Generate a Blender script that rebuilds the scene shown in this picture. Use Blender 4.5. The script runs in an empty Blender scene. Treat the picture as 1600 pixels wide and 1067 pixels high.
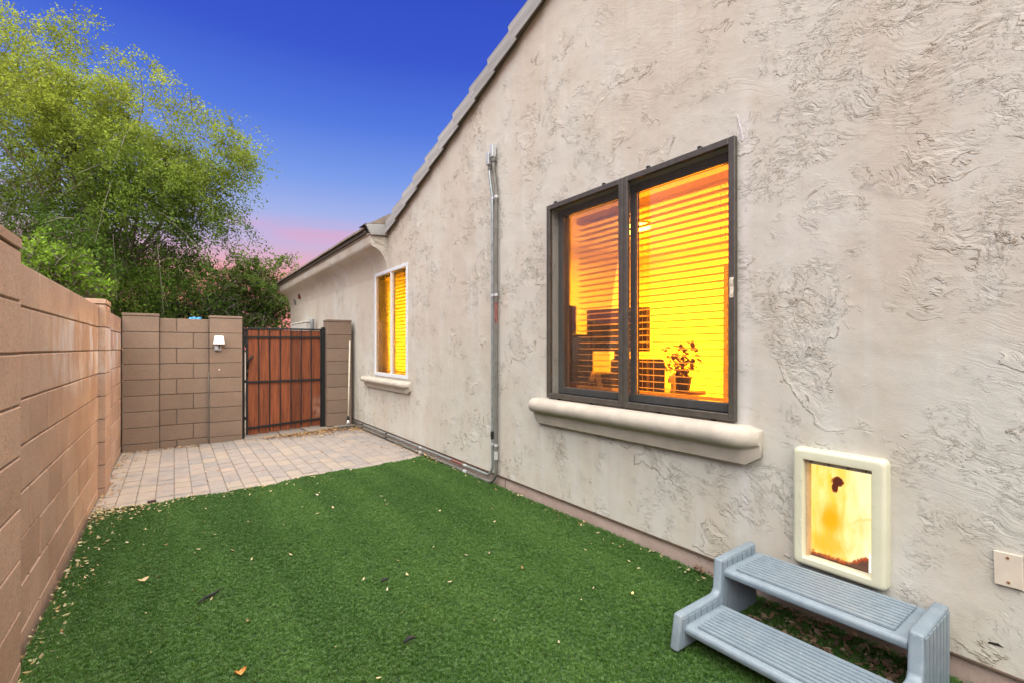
import bpy, bmesh, math, random
import numpy as np
from mathutils import Vector, Matrix, Euler
random.seed(7); rng = np.random.default_rng(7)
R = math.radians
sc = bpy.context.scene
col = sc.collection

# ------------------------------------------------------------ camera, world, light
TH = math.atan(528/755)
cam = bpy.data.cameras.new('camera'); co = bpy.data.objects.new('camera', cam); col.objects.link(co)
co.location = (0, 0, 1.28); co.rotation_euler = (R(90), 0, -TH)
cam.lens = 755*36/1600; cam.sensor_width = 36; cam.shift_y = 10.1/1600
cam.clip_start = 0.02; cam.clip_end = 3000
sc.camera = co

SUN_EL, SUN_AZ = 70, 200      # azimuth clockwise from +Y
world = bpy.data.worlds.new('World'); sc.world = world; world.use_nodes = True
sun = bpy.data.lights.new('sun', 'SUN'); so = bpy.data.objects.new('sun', sun); col.objects.link(so)
sun.energy = 4.8; sun.angle = R(104); sun.color = (1.0, .935, .78)
_d = Vector((math.sin(R(SUN_AZ))*math.cos(R(SUN_EL)), math.cos(R(SUN_AZ))*math.cos(R(SUN_EL)), math.sin(R(SUN_EL))))
so.rotation_euler = _d.to_track_quat('Z', 'Y').to_euler(); so.location = (0, -3, 8)
SKY = .41
vs = sc.view_settings; vs.view_transform = 'Standard'; vs.look = 'None'; vs.gamma = 1; vs.exposure = 1.32
sc.cycles.use_adaptive_sampling = True
sc.cycles.max_bounces = 8; sc.cycles.transparent_max_bounces = 12
sc.cycles.sample_clamp_indirect = 4.0
sc.cycles.caustics_reflective = False; sc.cycles.caustics_refractive = False
try: sc.cycles.use_denoising = True
except Exception: pass

# ------------------------------------------------------------ node helpers
class NT:
    def __init__(s, tree): s.t = tree; s.n = tree.nodes; s.l = tree.links
    def node(s, kind, props=None, **ins):
        n = s.n.new(kind)
        for k, v in (props or {}).items(): setattr(n, k, v)
        for k, v in ins.items():
            key = int(k[1:]) if k[0] == '_' and k[1:].isdigit() else k.replace('_', ' ')
            s.put(n.inputs[key], v)
        return n
    def put(s, sock, v):
        if isinstance(v, bpy.types.NodeSocket): s.l.new(v, sock)
        elif isinstance(v, (tuple, list)) and len(v) == 3 and sock.type == 'RGBA': sock.default_value = (*v, 1)
        else: sock.default_value = v
    def math(s, op, a, b=0, c=None, clamp=False):
        n = s.n.new('ShaderNodeMath'); n.operation = op; n.use_clamp = clamp
        s.put(n.inputs[0], a); s.put(n.inputs[1], b)
        if c is not None: s.put(n.inputs[2], c)
        return n.outputs[0]
    def vmath(s, op, a, b=(0, 0, 0)):
        n = s.n.new('ShaderNodeVectorMath'); n.operation = op
        s.put(n.inputs[0], a); s.put(n.inputs[1], b); return n.outputs[0]
    def noise(s, vec, scale, detail=3, rough=.5, dist=0, col=False):
        n = s.n.new('ShaderNodeTexNoise'); s.put(n.inputs['Vector'], vec)
        s.put(n.inputs['Scale'], scale); n.inputs['Detail'].default_value = detail
        n.inputs['Roughness'].default_value = rough; n.inputs['Distortion'].default_value = dist
        return n.outputs['Color' if col else 'Fac']
    def ramp(s, fac, *stops, interp='LINEAR'):
        n = s.n.new('ShaderNodeValToRGB'); s.put(n.inputs[0], fac); e = n.color_ramp.elements; n.color_ramp.interpolation = interp
        while len(e) < len(stops): e.new(.5)
        for el, (p, c) in zip(e, stops):
            el.position = p; el.color = (c, c, c, 1) if not isinstance(c, tuple) else (*c, 1)
        return n.outputs[0]
    def smooth(s, v, a, b, lo=0., hi=1.):
        n = s.n.new('ShaderNodeMapRange'); n.interpolation_type = 'SMOOTHSTEP'
        s.put(n.inputs[0], v); s.put(n.inputs[1], a); s.put(n.inputs[2], b); s.put(n.inputs[3], lo); s.put(n.inputs[4], hi)
        return n.outputs[0]
    def mix(s, f, a, b, mode='MIX'):
        n = s.n.new('ShaderNodeMix'); n.data_type = 'RGBA'; n.blend_type = mode
        s.put(n.inputs['Factor'], f); s.put(n.inputs[6], a); s.put(n.inputs[7], b); return n.outputs[2]
    def pos(s): return s.n.new('ShaderNodeNewGeometry').outputs['Position']
    def obj(s): return s.n.new('ShaderNodeTexCoord').outputs['Object']
    def sep(s, v):
        n = s.n.new('ShaderNodeSeparateXYZ'); s.put(n.inputs[0], v); return n.outputs
    def comb(s, x, y, z):
        n = s.n.new('ShaderNodeCombineXYZ'); [s.put(n.inputs[i], q) for i, q in enumerate((x, y, z))]; return n.outputs[0]
    def rnd(s): return s.n.new('ShaderNodeObjectInfo').outputs['Random']
    def bump(s, h, dist=.01, strength=1, normal=None):
        n = s.n.new('ShaderNodeBump'); s.put(n.inputs['Height'], h); n.inputs['Distance'].default_value = dist
        n.inputs['Strength'].default_value = strength
        if normal is not None: s.put(n.inputs['Normal'], normal)
        return n.outputs[0]

def mat(name):
    m = bpy.data.materials.new(name); m.use_nodes = True; t = NT(m.node_tree)
    return m, t, t.n['Principled BSDF'], t.n['Material Output']
def simple(name, c, rough=.6, metal=0., var=.12, scale=18, bump=.0, spec=.4, objrand=0.0):
    m, t, p, o = mat(name)
    n = t.noise(t.obj(), scale, 5, .6)
    f = t.smooth(n, .3, .7)
    a = tuple(min(1, x*(1-var)) for x in c); b = tuple(min(1, x*(1+var)) for x in c)
    cc = t.mix(f, a, b)
    if objrand:
        v = t.math('MULTIPLY_ADD', t.rnd(), objrand*2, 1-objrand); 
        cc = t.vmath('MULTIPLY', cc, t.comb(v, v, v))
    t.put(p.inputs['Base Color'], cc)
    p.inputs['Roughness'].default_value = rough; p.inputs['Metallic'].default_value = metal
    p.inputs['Specular IOR Level'].default_value = spec
    if bump: t.put(p.inputs['Normal'], t.bump(t.noise(t.obj(), scale*12, 4, .6), bump))
    return m

# ------------------------------------------------------------ sky
w = NT(world.node_tree); bg = w.n['Background']
dirv = w.n.new('ShaderNodeTexCoord').outputs['Generated']
sx, sy, sz = w.sep(dirv)[:3]
cn = w.noise(w.vmath('MULTIPLY', dirv, (1.6, 1.6, 14)), 1.3, 4, .55)
zz = w.math('ADD', sz, w.math('MULTIPLY', w.math('SUBTRACT', cn, .5), .07))
grad = w.ramp(sz, (0, (.95, .36, .30)), (.10, (.95, .33, .30)), (.165, (.72, .42, .55)), (.20, (.52, .46, .72)), (.25, (.36, .44, .79)), (.31, (.20, .33, .79)),
              (.40, (.085, .19, .72)), (.50, (.040, .095, .60)), (.60, (.030, .070, .53)), (.8, (.026, .060, .48)), (1., (.024, .055, .45)))
pinkm = w.math('MULTIPLY', w.smooth(sz, .155, .20), w.smooth(sz, .25, .205))
pinkm = w.math('MULTIPLY', pinkm, w.smooth(cn, .42, .62))
pink2 = w.math('MULTIPLY', w.smooth(zz, .165, .11), .85)
g2 = w.mix(w.math('MULTIPLY', pinkm, .65), grad, (.74, .38, .56))
g3 = w.mix(pink2, g2, (.98, .31, .29))
nish = w.n.new('ShaderNodeTexSky'); nish.sky_type = 'NISHITA'; nish.sun_disc = False
nish.sun_elevation = R(SUN_EL); nish.sun_rotation = R(SUN_AZ)
nv = w.vmath('MULTIPLY', nish.outputs[0], (.004, .004, .004))
w.put(bg.inputs['Color'], w.vmath('ADD', g3, nv)); bg.inputs['Strength'].default_value = SKY

# ------------------------------------------------------------ mesh helpers
class MB:
    def __init__(s): s.v = []; s.f = []
    def add(s, vs_, fs): b = len(s.v); s.v += [tuple(v) for v in vs_]; s.f += [tuple(b+i for i in f) for f in fs]; return s
    def box(s, x0, x1, y0, y1, z0, z1):
        return s.add([(x0,y0,z0),(x1,y0,z0),(x1,y1,z0),(x0,y1,z0),(x0,y0,z1),(x1,y0,z1),(x1,y1,z1),(x0,y1,z1)],
              [(0,3,2,1),(4,5,6,7),(0,1,5,4),(1,2,6,5),(2,3,7,6),(3,0,4,7)])
    def prism(s, pts, axis, a, b):
        """extrude closed 2-D outline along axis; pts are the other two coordinates in xyz order"""
        n = len(pts)
        def P(p, h): return {'x': (h, p[0], p[1]), 'y': (p[0], h, p[1]), 'z': (p[0], p[1], h)}[axis]
        return s.add([P(p, a) for p in pts]+[P(p, b) for p in pts],
            [tuple(range(n))[::-1], tuple(range(n, 2*n))]+[(i, (i+1) % n, n+(i+1) % n, n+i) for i in range(n)])
    def tube(s, pts, r, n=8, cap=True):
        pts = [Vector(p) for p in pts]; rs = r if isinstance(r, (list, tuple)) else [r]*len(pts)
        vs_ = []; fs = []
        up = None
        for i, p in enumerate(pts):
            d = (pts[min(i+1, len(pts)-1)]-pts[max(i-1, 0)]).normalized()
            if up is None: up = d.orthogonal().normalized()
            else:
                up = (up - d*up.dot(d));  up = up.normalized() if up.length > 1e-5 else d.orthogonal().normalized()
            q = d.cross(up)
            for k in range(n):
                a = 2*math.pi*k/n; vs_.append(p+(up*math.cos(a)+q*math.sin(a))*rs[i])
        for i in range(len(pts)-1):
            for k in range(n): fs.append((i*n+k, i*n+(k+1) % n, (i+1)*n+(k+1) % n, (i+1)*n+k))
        if cap: fs += [tuple(range(n))[::-1], tuple(range((len(pts)-1)*n, len(pts)*n))]
        return s.add(vs_, fs)
    def mesh(s, name, m, smooth=False, bev=0, seg=1, fix=True):
        me = bpy.data.meshes.new(name); me.from_pydata(s.v, [], s.f)
        if fix or bev:
            bm = bmesh.new(); bm.from_mesh(me)
            if fix: bmesh.ops.recalc_face_normals(bm, faces=bm.faces)
            if bev: bmesh.ops.bevel(bm, geom=[e for e in bm.edges if len(e.link_faces) == 2 and e.calc_face_angle(0) > .5], offset=bev, segments=seg, affect='EDGES', profile=.5, clamp_overlap=True)
            bm.to_mesh(me); bm.free()
        me.materials.append(m)
        if smooth: me.polygons.foreach_set('use_smooth', [True]*len(me.polygons))
        return me
    def build(s, name, m, parent=None, **k):
        return link(name, s.mesh(name, m, **k), parent)
def link(name, me, parent=None, loc=None, rot=None):
    o = bpy.data.objects.new(name, me); col.objects.link(o)
    if parent is not None: o.parent = parent
    if loc is not None: o.location = loc
    if rot is not None: o.rotation_euler = rot
    return o
def tag(o, label=None, cat=None, group=None, kind=None):
    for k, v in (('label', label), ('category', cat), ('group', group), ('kind', kind)):
        if v: o[k] = v
    return o
def thing(name, label, cat, loc=(0, 0, 0), group=None, rot=(0, 0, 0)):
    o = link(name, None, None, loc, rot); o.empty_display_size = .1
    return tag(o, label, cat, group)
def beveled_box(name, sx_, sy_, sz_, m, bev=.004, seg=1, jitter=0):
    b = MB().box(-sx_/2, sx_/2, -sy_/2, sy_/2, -sz_/2, sz_/2)
    return b.mesh(name, m, bev=bev, seg=seg)
def autosmooth(o, ang=40):
    me = o.data; me.polygons.foreach_set('use_smooth', [True]*len(me.polygons))
    try: me.set_sharp_from_angle(angle=R(ang))
    except Exception: pass
    return o
def zg(x): return -.03 + max(0, min(1, (x-.2)/2.2))*.075

# ------------------------------------------------------------ materials
def stucco_material(name='stucco', base=(.488, .472, .420), relief=1.0):
    m, t, p, o = mat(name)
    P = t.pos(); x, y, z = t.sep(P)[:3]
    warp = t.vmath('MULTIPLY', t.vmath('SUBTRACT', t.noise(P, 2.3, 3, .6, col=True), (.5, .5, .5)), (.0, .25, .25))
    Q = t.vmath('ADD', P, warp)
    # patches where the trowelled coat breaks open
    m1 = t.noise(t.vmath('MULTIPLY', Q, (1, 1.15, 1.0)), 1.5, 5, .66)
    m2 = t.noise(t.vmath('ADD', P, (0, 7, 3)), 6.5, 2, .5)
    patch = t.smooth(t.math('ADD', m1, t.math('MULTIPLY', t.math('SUBTRACT', m2, .5), .60)), .495, .66)
    # ledges: sharp thresholds of stretched noise, in two fixed trowel directions
    def turned(ang):
        n_ = t.n.new('ShaderNodeVectorRotate'); n_.rotation_type = 'X_AXIS'; t.put(n_.inputs['Vector'], Q); n_.inputs['Angle'].default_value = ang; return n_.outputs[0]
    qa = turned(-.35)
    n1 = t.noise(t.vmath('MULTIPLY', qa, (1, .75, 1.7)), 17, 5, .62)
    e1 = t.smooth(n1, .535, .550)
    n2 = t.noise(t.vmath('MULTIPLY', qa, (1, .8, 1.6)), 46, 4, .62)
    e2 = t.smooth(n2, .56, .60)
    # long isolated trowel ledges
    n3 = t.noise(t.vmath('ADD', t.vmath('MULTIPLY', Q, (1, .8, 1.15)), (3, 1, 5)), 3.0, 7, .62, .3)
    e3 = t.smooth(n3, .55, .565)
    gate = t.smooth(t.noise(t.vmath('ADD', P, (9, 2, 1)), 3.3, 2), .46, .58)
    e3g = t.math('MULTIPLY', e3, gate)
    # brushed / combed striations
    s1 = t.noise(t.vmath('MULTIPLY', qa, (1, 3, 90)), 1.0, 3, .6, .15)
    sm = t.smooth(t.noise(P, 1.9, 2), .42, .62)
    grit = t.noise(P, 210, 3, .7)
    lumps = t.noise(P, 5.5, 3, .5)
    lip1 = t.math('SUBTRACT', e1, t.math('MULTIPLY', t.smooth(n1, .548, .68), .8))
    h = t.math('MULTIPLY', t.math('MULTIPLY', lip1, patch), .0038*relief)
    h = t.math('ADD', h, t.math('MULTIPLY', t.math('MULTIPLY', t.math('SUBTRACT', e2, t.math('MULTIPLY', t.smooth(n2, .60, .72), .8)), patch), .0019*relief))
    h = t.math('ADD', h, t.math('MULTIPLY', t.math('MULTIPLY', t.math('SUBTRACT', e3, t.math('MULTIPLY', t.smooth(n3, .565, .66), .9)), gate), .0042*relief))
    h = t.math('ADD', h, t.math('MULTIPLY', t.math('MULTIPLY', s1, sm), .0022))
    h = t.math('ADD', h, t.math('MULTIPLY', grit, .0014))
    h = t.math('ADD', h, t.math('MULTIPLY', lumps, .010))
    t.put(p.inputs['Normal'], t.bump(h, 1.0))
    # colour: blotchy wash, pale efflorescence, vertical rain streaks, shade lines painted along the ledges
    c1 = t.noise(t.vmath('MULTIPLY', P, (1, 1.2, .8)), 1.5, 4, .6)
    c2 = t.noise(t.vmath('MULTIPLY', P, (1, 3.6, .35)), 2.2, 4, .6)
    c3 = t.noise(t.vmath('ADD', P, (5, 5, 5)), 7, 4, .65)
    b = base
    colr = t.mix(t.smooth(c1, .35, .68), (b[0]*.97, b[1]*.93, b[2]*.90), (b[0]*1.04, b[1]*1.06, b[2]*1.09))
    colr = t.mix(t.math('MULTIPLY', t.smooth(c2, .5, .72), .42), colr, (b[0]*1.12, b[1]*1.17, b[2]*1.25))
    colr = t.mix(t.math('MULTIPLY', t.smooth(c3, .55, .8), .35), colr, (b[0]*.84, b[1]*.78, b[2]*.72))
    low = t.math('MULTIPLY', t.smooth(z, 1.0, .1), t.smooth(c2, .35, .65))
    colr = t.mix(t.math('MULTIPLY', low, .4), colr, (b[0]*1.05, b[1]*1.1, b[2]*1.2))
    # pale sealant streak beside the big window
    wy = t.math('ABSOLUTE', t.math('SUBTRACT', t.math('ADD', y, t.math('MULTIPLY', t.math('SUBTRACT', c3, .5), .05)), 1.335))
    stre = t.math('MULTIPLY', t.smooth(wy, .055, .0), t.math('MULTIPLY', t.smooth(z, 2.75, 2.3), t.smooth(z, .25, .6)))
    colr = t.mix(t.math('MULTIPLY', stre, .45), colr, (.62, .61, .62))
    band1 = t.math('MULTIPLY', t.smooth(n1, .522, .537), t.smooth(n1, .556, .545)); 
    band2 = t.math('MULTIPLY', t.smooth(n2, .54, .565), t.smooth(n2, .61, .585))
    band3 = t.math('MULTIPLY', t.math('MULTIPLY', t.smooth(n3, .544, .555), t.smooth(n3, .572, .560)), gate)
    ledge_shade = t.math('MAXIMUM', t.math('MULTIPLY', t.math('MAXIMUM', t.math('MULTIPLY', band1, .55), t.math('MULTIPLY', band2, .22)), patch), t.math('MULTIPLY', band3, .6))  # brown bands put the ledges' thin shadow lines into the colour
    ledge_shade = t.math('MULTIPLY', ledge_shade, t.smooth(t.noise(t.vmath('ADD', P, (0, 3, 8)), 22, 4, .6), .44, .56))
    colr = t.mix(ledge_shade, colr, (b[0]*.56, b[1]*.47, b[2]*.38))
    colr = t.mix(t.math('MULTIPLY', t.smooth(t.noise(P, 150, 2, .6), .66, .8), .35), colr, (b[0]*.5, b[1]*.45, b[2]*.4))
    t.put(p.inputs['Base Color'], colr); p.inputs['Roughness'].default_value = .93; p.inputs['Specular IOR Level'].default_value = .15
    return m
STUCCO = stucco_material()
SMOOTH_STUCCO = simple('sill_stucco', (.46, .42, .36), .85, var=.10, scale=7, bump=.0015, spec=.2)

def block_material(name, ca, cb, eff=True):
    m, t, p, o = mat(name)
    P = t.pos(); r = t.rnd()
    y, z = t.sep(P)[1], t.sep(P)[2]
    n = t.noise(P, 3.1, 4, .6); n2 = t.noise(P, 60, 4, .75)
    f = t.math('ADD', t.math('MULTIPLY', t.smooth(n, .3, .7), .4), t.math('MULTIPLY', r, .6))
    c = t.mix(f, ca, cb)
    c = t.mix(t.smooth(n2, .35, .75, 0, .35), c, tuple(q*.55 for q in ca))
    pores = t.math('MAXIMUM', t.smooth(t.noise(P, 170, 3, .7), .60, .72), t.math('MULTIPLY', t.smooth(t.noise(P, 75, 4, .75), .60, .72), .8))
    c = t.mix(t.math('MULTIPLY', pores, .55), c, tuple(q*.4 for q in ca))
    if eff:
        e = t.noise(t.vmath('MULTIPLY', P, (1, 2.0, .8)), 2.4, 4, .65)
        mask = t.math('MULTIPLY', t.smooth(y, 2.9, 4.6), t.math('MULTIPLY', t.smooth(z, .9, 1.2), t.smooth(z, 1.52, 1.42)))
        e = t.smooth(t.math('ADD', e, t.math('MULTIPLY', r, .12)), .47, .70)
        c = t.mix(t.math('MULTIPLY', t.math('MULTIPLY', e, mask), .9), c, (.58, .56, .57))
        e2 = t.smooth(t.noise(t.vmath('MULTIPLY', P, (1, 1.4, .5)), 4.5, 5, .7), .62, .8)
        c = t.mix(t.math('MULTIPLY', e2, .45), c, (.52, .45, .40))
    t.put(p.inputs['Base Color'], c); p.inputs['Roughness'].default_value = .92; p.inputs['Specular IOR Level'].default_value = .15
    h = t.math('ADD', t.math('MULTIPLY', n2, .0026), t.math('MULTIPLY', pores, -.0026))
    t.put(p.inputs['Normal'], t.bump(h, 1.0))
    return m
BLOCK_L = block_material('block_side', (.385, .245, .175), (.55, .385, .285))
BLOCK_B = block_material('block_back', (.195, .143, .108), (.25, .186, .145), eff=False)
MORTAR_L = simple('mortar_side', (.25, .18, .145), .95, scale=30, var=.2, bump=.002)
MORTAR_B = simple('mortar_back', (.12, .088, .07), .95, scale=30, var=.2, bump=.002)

def paver_material():
    m, t, p, o = mat('paver'); P = t.pos(); r = t.rnd()
    c = t.ramp(r, (0, (.245, .215, .20)), (.22, (.275, .235, .21)), (.45, (.228, .206, .20)), (.66, (.29, .245, .205)), (.80, (.21, .197, .197)), (.93, (.258, .223, .205)), interp='CONSTANT')
    n = t.noise(P, 9, 5, .65)
    c = t.mix(t.smooth(n, .3, .7, 0, .5), c, (.33, .29, .26))
    x, y = t.sep(P)[0], t.sep(P)[1]
    dust = t.math('MULTIPLY', t.math('ADD', t.smooth(x, .1, -.5), t.math('MULTIPLY', t.smooth(y, 5.4, 5.05), .5)), t.smooth(t.noise(P, 4, 4, .6), .25, .6))
    c = t.mix(t.math('MULTIPLY', dust, .7), c, (.40, .34, .28))
    c = t.mix(t.smooth(t.noise(P, 120, 3, .7), .58, .75, 0, .4), c, (.15, .12, .10))
    t.put(p.inputs['Base Color'], c); p.inputs['Roughness'].default_value = .9; p.inputs['Specular IOR Level'].default_value = .2
    t.put(p.inputs['Normal'], t.bump(t.noise(P, 130, 4, .7), .0015))
    return m
PAVER = paver_material()
SAND = simple('joint_sand', (.17, .145, .125), .97, scale=40, var=.3, bump=.004)
CONC = simple('kerb_concrete', (.25, .215, .185), .9, scale=12, var=.15, bump=.002)
def foundation_material():
    m, t, p, o = mat('foundation'); P = t.pos()
    n = t.noise(t.vmath('MULTIPLY', P, (1, 1, 3)), 4, 5, .65)
    c = t.mix(t.smooth(n, .3, .7), (.37, .285, .255), (.45, .36, .32))
    c = t.mix(t.smooth(t.noise(P, 40, 4, .7), .5, .8, 0, .5), c, (.24, .18, .15))
    z = t.sep(P)[2]
    c = t.mix(t.math('MULTIPLY', t.smooth(z, .09, .03), .5), c, (.22, .17, .13))
    y = t.sep(P)[1]; cr = t.math('ABSOLUTE', t.math('SUBTRACT', y, t.math('MULTIPLY_ADD', t.noise(P, 9, 2), .06, 3.49)))
    c = t.mix(t.smooth(cr, .008, .002), c, (.05, .035, .03))
    t.put(p.inputs['Base Color'], c); p.inputs['Roughness'].default_value = .9
    t.put(p.inputs['Normal'], t.bump(t.noise(P, 60, 4, .7), .003)); return m
FOUND = foundation_material()
BRONZE = simple('bronze_frame', (.085, .078, .066), .45, .3, var=.15, scale=25, spec=.5)
WHITE_VINYL = simple('white_vinyl', (.62, .66, .72), .45, var=.05)
BLACK_METAL = simple('black_metal', (.013, .016, .018), .45, .2, var=.3, scale=30, bump=.001)
CREAM = simple('cream_plastic', (.56, .56, .43), .38, var=.04, scale=6, spec=.45)
GREYTILE = None
def tile_material():
    m, t, p, o = mat('roof_tile'); P = t.pos()
    st = t.noise(t.vmath('MULTIPLY', t.obj(), (30, 1.4, 60)), 1.6, 4, .6)
    c = t.mix(t.smooth(st, .35, .65), (.22, .228, .235), (.36, .37, .375))
    c = t.mix(t.smooth(t.noise(P, 6, 4, .6), .45, .7, 0, .5), c, (.29, .27, .25))
    v = t.math('MULTIPLY_ADD', t.rnd(), .3, .85)
    t.put(p.inputs['Base Color'], t.vmath('MULTIPLY', c, t.comb(v, v, v))); p.inputs['Roughness'].default_value = .85
    t.put(p.inputs['Normal'], t.bump(st, .004)); return m
TILE = tile_material()
EAVE_BROWN = simple('eave_metal', (.16, .13, .105), .7, var=.2, scale=5)
FASCIA = simple('fascia_paint', (.30, .26, .21), .75, var=.1, scale=9)
def wood_material():
    m, t, p, o = mat('stained_wood'); r = t.rnd()
    v = t.vmath('ADD', t.vmath('MULTIPLY', t.obj(), (60, 60, 2.2)), t.comb(0, 0, t.math('MULTIPLY', r, 37)))
    g = t.noise(v, 1.2, 5, .6, .6)
    c = t.mix(t.smooth(g, .3, .72), (.100, .028, .012), (.235, .068, .026))
    v2 = t.math('MULTIPLY_ADD', r, .5, .78)
    c = t.vmath('MULTIPLY', c, t.comb(v2, v2, v2))
    P = t.pos(); x, z = t.sep(P)[0], t.sep(P)[2]
    w1 = t.math('MULTIPLY', t.math('MULTIPLY', t.smooth(x, 1.73, 1.80), t.smooth(t.math('ABSOLUTE', t.math('SUBTRACT', z, .36)), .24, .0)), t.smooth(t.noise(P, 9, 4, .7), .3, .6))
    c = t.mix(t.math('MULTIPLY', w1, .6), c, (.36, .24, .18))
    c = t.mix(t.smooth(t.noise(t.vmath('MULTIPLY', t.obj(), (1, 1, .6)), 9, 2), .74, .78), c, (.03, .008, .004))
    t.put(p.inputs['Base Color'], c); p.inputs['Roughness'].default_value = .6; p.inputs['Specular IOR Level'].default_value = .3
    t.put(p.inputs['Normal'], t.bump(g, .002)); return m
WOOD = wood_material()
GALV = simple('galvanised_pipe', (.30, .35, .36), .42, .55, var=.18, scale=14)
GALV_OLD = simple('weathered_pipe', (.155, .155, .14), .6, .25, var=.2, scale=10)
GALV_BOX = simple('conduit_fitting', (.50, .53, .55), .45, .35, var=.1)
RED = simple('red_marking', (.20, .075, .065), .6, var=.6, scale=50)
def stool_material():
    m, t, p, o = mat('grey_plastic'); P = t.pos()
    n = t.noise(P, 22, 5, .7)
    c = t.mix(t.smooth(n, .3, .75), (.165, .215, .262), (.21, .265, .315))
    c = t.mix(t.smooth(t.noise(P, 5, 5, .7), .55, .8, 0, .35), c, (.36, .35, .32))
    c = t.mix(t.smooth(t.noise(P, 90, 3, .7), .66, .72, 0, .5), c, (.48, .50, .52))
    t.put(p.inputs['Base Color'], c); p.inputs['Roughness'].default_value = .42; p.inputs['Specular IOR Level'].default_value = .5
    return m
STOOL = stool_material()
STOOL_DIRTY = simple('grimy_grey_plastic', (.085, .10, .115), .6, var=.35, scale=26)

def screen_material():
    m, t, p, o = mat('sun_screen_mesh'); t.n.remove(p)
    P = t.pos(); y, z = t.sep(P)[1], t.sep(P)[2]
    tr = t.node('ShaderNodeBsdfTransparent', Color=(1, 1, 1)); di = t.node('ShaderNodeBsdfDiffuse', Color=(.035, .037, .038))
    # the weave: fine crossing threads
    wy = t.math('SINE', t.math('MULTIPLY', y, 2*math.pi/.0065)); wz = t.math('SINE', t.math('MULTIPLY', z, 2*math.pi/.0065))
    th = t.math('MULTIPLY', t.math('ADD', wy, wz), .07)
    r = t.rnd()
    f = t.math('ADD', t.math('MULTIPLY_ADD', t.smooth(y, 2.10, 2.14), .04, .27), th)
    mx = t.node('ShaderNodeMixShader', _0=f, _1=tr.outputs[0], _2=di.outputs[0]); t.l.new(mx.outputs[0], o.inputs[0]); return m
SCREEN = screen_material()
def glass_material(name='window_glass', tint=(.95, .97, .96)):
    m, t, p, o = mat(name); t.n.remove(p)
    tr = t.node('ShaderNodeBsdfTransparent', Color=tint); gl = t.node('ShaderNodeBsdfGlossy', Roughness=.02, Color=(1, 1, 1))
    fr = t.node('ShaderNodeFresnel', IOR=1.45)
    mx = t.node('ShaderNodeMixShader', _0=t.math('MULTIPLY', fr.outputs[0], .9), _1=tr.outputs[0], _2=gl.outputs[0]); t.l.new(mx.outputs[0], o.inputs[0]); return m
GLASS = glass_material()
ROOMWALL = simple('room_paint', (.88, .80, .45), .9, var=.03, scale=3)
ROOMWALL2 = simple('room_paint_pale', (.85, .80, .55), .9, var=.03, scale=3)
CARPET = simple('carpet', (.78, .62, .36), .95, var=.2, scale=60)
def slat_material():
    m, t, p, o = mat('blind_slat')
    p.inputs['Base Color'].default_value = (.80, .72, .45, 1); p.inputs['Roughness'].default_value = .5
    tl = t.node('ShaderNodeBsdfTranslucent', Color=(.95, .80, .38))
    mx = t.node('ShaderNodeMixShader', _0=.75, _1=p.outputs[0], _2=tl.outputs[0]); t.l.new(mx.outputs[0], o.inputs[0]); return m
SLAT = slat_material()
DARKITEM = simple('dark_plastic', (.045, .032, .025), .5, var=.2)
WOODITEM = simple('desk_wood', (.25, .12, .05), .5, var=.2)
def emit(name, c, s_):
    m, t, p, o = mat(name); t.n.remove(p)
    e = t.node('ShaderNodeEmission', Color=c, Strength=s_); t.l.new(e.outputs[0], o.inputs[0]); return m

# ------------------------------------------------------------ ground, paving, lawn
LX0, HX = -.548, 2.375
gm = simple('bare_soil', (.20, .155, .115), .97, scale=2, var=.25, bump=.01)
g = MB().add([(-400, -400, -.10), (400, -400, -.10), (400, 400, -.10), (-400, 400, -.10)], [(0, 1, 2, 3)]).build('ground', gm, fix=False); tag(g, kind='structure')

def strip_sheet(name, m, y0, y1, dz, x0=LX0-.02, x1=HX+.04, n=12, thick=.05, ny=1, wob=None):
    mb = MB(); xs = [x0+(x1-x0)*i/n for i in range(n+1)]
    vs_ = []; fs = []
    for j in range(ny+1):
        for i, x in enumerate(xs):
            y = y0+(y1-y0)*j/ny
            vs_.append((x, y, zg(x)+dz))
    for j in range(ny):
        for i in range(n): a = j*(n+1)+i; fs.append((a, a+1, a+n+2, a+n+1))
    mb.add(vs_, fs)
    return mb.build(name, m, fix=False)
bed = strip_sheet('paving_bed', SAND, 4.95, 8.4, -.007); tag(bed, kind='structure')
paving = link('paving', None); paving['kind'] = 'structure'
PW, PL = .135, .250
pm = [beveled_box('paver', PW-.004, L-.020, .05, PAVER, .005) for L in (.25, .20, .30)]
cnt = 0
ncol = int((HX-LX0)/PW)+1
for i in range(ncol):
    x = LX0+.008+PW*(i+.5)
    if x > HX-.01: continue
    y = 5.00 + (0 if i % 2 else .03) + random.uniform(-.02, .02); 
    while y < 7.86:
        k = random.choices((0, 1, 2), (8, 2, 1))[0]; L = (.25, .20, .30)[k]
        yc = y+L/2
        if not ((x > .8 and yc > 7.80) ) and cnt < 299:
            o = link('paver', pm[k], paving, (x, yc, zg(x)-.025+random.uniform(-.0012, .0012)), (random.uniform(-.012, .012), random.uniform(-.008, .008)-math.atan(.034 if x > .2 else 0), random.uniform(-.008, .008)))
            cnt += 1
        y += L

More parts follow.
